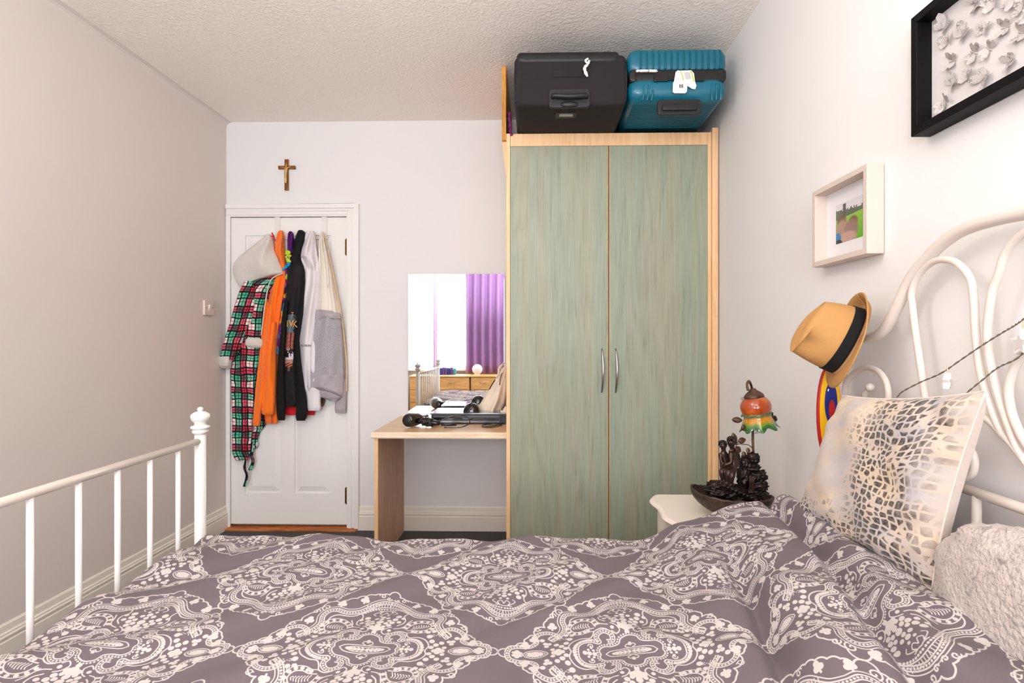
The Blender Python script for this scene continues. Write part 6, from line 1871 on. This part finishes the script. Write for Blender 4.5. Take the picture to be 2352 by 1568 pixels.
for (p_, d_, w, L) in (((1705, 965), (-1, 0, 0.06), .010, .034), ((1706, 975), (0.2, -0.2, -0.8), .009, .022), ((1772, 960), (1, 0, -0.25), .012, .022), ((1768, 957), (0.5, 0, 0.8), .009, .018)):
    leaf_mesh(LP(p_[0], p_[1], -0.012), d_, w, L, (0.1, -1, 0.15)).build('leaf', 'bronze_leaf' if p_[0] < 1750 else 'bronze_resin', lamp, smooth=True, solid=0.001)
cl_ = [LP(1733 + 14 * t + 3.2 * math.cos(2 * PI * 4 * t), 992 - 3 * t + 4.2 * math.sin(2 * PI * 4 * t), -0.002) for t in [i / 60 for i in range(61)]]
MB().tube(cl_, 0.0006, 5).build('wire_tendril', 'bronze_leaf', lamp, smooth=True)
cl_ = [LP(1703 + 4 * t + 2.2 * math.cos(2 * PI * 2 * t), 915 + 2.6 * math.sin(2 * PI * 2 * t), -0.002) for t in [i / 30 for i in range(31)]]
MB().tube(cl_, 0.0006, 5).build('wire_tendril', 'bronze_leaf', lamp, smooth=True)

# ------------------------------------------------------------------ star string lights draped over the headboard
sl = thing('string_lights', 'thin twisted wire of white star lights draped across the headboard', 'string lights', atX(2200, 880, HX - 0.02))
def wire(P, name='wire'):
    P = smooth_path(P, 10)
    for ph in (0, PI):
        pts = []
        for i, p_ in enumerate(P):
            a_ = i * 0.9 + ph
            pts.append(p_ + Vector((math.cos(a_), 0, math.sin(a_))) * 0.0011)
        MB().tube(pts, 0.0009, 5).build(name, 'string_wire', sl, smooth=True)
XW = HX - 0.016
wire([atX(a_, b_, XW) for a_, b_ in ((2060, 912), (2073, 899), (2115, 877), (2161, 857), (2210, 824), (2257, 792), (2300, 765), (2329, 748), (2352, 732), (2400, 695))] + [Vector((XW, 0.74, 1.36)), Vector((XW, 0.60, 1.40))])
wire([atX(a_, b_, XW) for a_, b_ in ((2210, 915), (2218, 904), (2257, 872), (2291, 845), (2331, 826), (2400, 790))] + [Vector((XW, 0.72, 1.24)), Vector((XW, 0.56, 1.26))])
def star(c, R, yaw, name='star_light'):
    c = Vector(c)
    sd = Vector((math.sin(yaw), math.cos(yaw), 0)); nn = Vector((-math.cos(yaw), math.sin(yaw), 0))
    def lp_(k): return [c + sd * (R * k * (1 if i % 2 == 0 else 0.5) * math.sin(2 * PI * i / 10)) + Vector((0, 0, R * k * (1 if i % 2 == 0 else 0.5) * math.cos(2 * PI * i / 10))) for i in range(10)]
    o = MB().prism([p_ - nn * 0.006 for p_ in lp_(1)], nn * 0.012).build(name, 'white_plastic', sl, bevel=0.002)
    MB().prism([p_ - nn * 0.0068 for p_ in lp_(0.62)], nn * 0.0136).build('star_lens', 'mount_paper', o)
    MB().tube([c + Vector((0, 0, R * 0.9)), c + Vector((0, 0, R + 0.012))], 0.0012, 6).build('hanger', 'bag_piping', o)
star(atX(2176, 876, XW - 0.004), 0.019, 0.9)
star(atX(2350, 788, XW - 0.004), 0.027, 0.15)

# ------------------------------------------------------------------ ceiling lamp (lights the room from above, out of frame)
LC = Vector((-0.55, 0.95, 0))
cl2 = thing('ceiling_lamp', 'round opal ceiling lamp on short stem', 'ceiling lamp', (LC.x, LC.y, ZC - 0.3))
MB().lathe([(0, 0), (0.05, 0), (0.05, -0.015), (0.012, -0.025), (0.01, -0.12), (0, -0.12)], (LC.x, LC.y, ZC - 0.001), 24).build('ceiling_rose', 'gloss_white', cl2, smooth=True)
gq = NT('lamp_opal')
gq.b.inputs['Base Color'].default_value = (1, 1, 1, 1)
gq.b.inputs['Transmission Weight'].default_value = 0.6
gq.b.inputs['Emission Color'].default_value = (1, 0.93, 0.86, 1)
gq.b.inputs['Emission Strength'].default_value = 2.0
MB().lathe([(0.03, 0.085), (0.09, 0.075), (0.16, 0.05), (0.165, 0.046), (0.09, 0.07), (0.03, 0.08)], (LC.x, LC.y, ZC - 0.19), 32).build('shade_dish', gq.m, cl2, smooth=True)
pd = bpy.data.lights.new('ceiling_bulb', 'POINT')
pd.energy = LAMP_POWER; pd.shadow_soft_size = 0.16; pd.color = (1.0, 0.97, 0.94)
po = bpy.data.objects.new('ceiling_bulb', pd); po.location = (LC.x, LC.y, ZC - 0.36); COL.objects.link(po)

# ------------------------------------------------------------------ the side of the room seen in the mirror
def chest(x0, x1, nd, label):
    c_ = thing('chest_of_drawers', label, 'chest of drawers', ((x0 + x1) / 2, -1.85, 0), 'oak chests of drawers under the window')
    y0, y1, H = YF + 0.03, -1.70, 0.65
    MB().box(x0, x1, y0, y1, 0.0, H - 0.022).build('carcass', 'chest_oak', c_, bevel=0.002)
    MB().box(x0 - 0.008, x1 + 0.008, y0, y1 + 0.03, H - 0.0215, H).build('top', 'chest_oak', c_, bevel=0.003)
    for k in range(nd):
        z1_ = H - 0.03 - k * 0.2
        d = MB().box(x0 + 0.01, x1 - 0.01, y1 + 0.0005, y1 + 0.02, z1_ - 0.19, z1_).build('drawer', 'chest_oak', c_, bevel=0.002)
        w = x1 - x0
        for hx_ in ((x0 + 0.3 * w, x0 + 0.7 * w) if w > 0.6 else (x0 + 0.5 * w,)):
            pts = [(hx_ - 0.05 + 0.1 * t, y1 + 0.021 + 0.02 * math.sin(PI * t), z1_ - 0.075) for t in [i / 8 for i in range(9)]]
            MB().tube(pts, 0.005, 8).build('handle', 'steel', d, smooth=True)
    return c_
chest(-1.86, -0.905, 3, 'wide oak chest of drawers with steel bow handles under the window')
chest(-0.885, -0.25, 3, 'second oak chest of drawers carrying the white globe lamp')
gl = thing('globe_lamp', 'white round globe lamp on second chest of drawers by purple curtain', 'lamp', (-0.79, -1.82, 0.651))
MB().ell((-0.79, -1.82, 0.745), 0.083, 28, 18).build('globe', 'globe_white', gl, smooth=True)
MB().lathe([(0.05, 0), (0.05, 0.012), (0.04, 0.016), (0, 0.016)], (-0.79, -1.82, 0.651), 24).build('base', 'white_plastic', gl, smooth=True)
def curtain(x0, x1, y, z0, z1, m, label, nf=5, amp=0.035):
    o = MB().grid(lambda u, v: Vector((x0 + (x1 - x0) * u, y + amp * math.sin(2 * PI * nf * u + 0.4 * math.sin(3 * v)) * (0.6 + 0.4 * v), z1 + (z0 - z1) * v)), nf * 16, 12).build('curtain', m, smooth=True, solid=0.004)
    return tag(o, label, 'curtain', 'window curtains')
curtain(-1.0, -0.36, YF + 0.16, 0.67, 2.48, 'curtain_purple', 'purple curtain hanging right of the window behind the globe lamp', 5, 0.05)
curtain(-1.55, -1.48, YF + 0.135, 0.70, 2.48, 'curtain_voile', 'narrow lilac voile strip hanging at centre of the window', 2, 0.012)
for k, (w_k, h_k, m_k) in enumerate(((.03, .10, 'book_teal'), (.025, .12, 'book_blue'), (.04, .11, 'book_blue'), (.03, .12, 'book_purple'), (.035, .115, 'book_purple'), (.03, .11, 'book_blue'), (.025, .12, 'book_purple'), (.03, .105, 'book_teal'))):
    x = -1.50 + k * 0.045
    o = MB().box(x, x + w_k, -2.02, -1.88, 0.651, 0.651 + h_k).build('book', m_k, bevel=0.002)
    tag(o, '%s book, %s from the left in the row on the wide oak chest' % (m_k[5:], ('first', 'second', 'third', 'fourth', 'fifth', 'sixth', 'seventh', 'last')[k]), 'book', 'books on the chest of drawers')
bpy.context.view_layer.update()
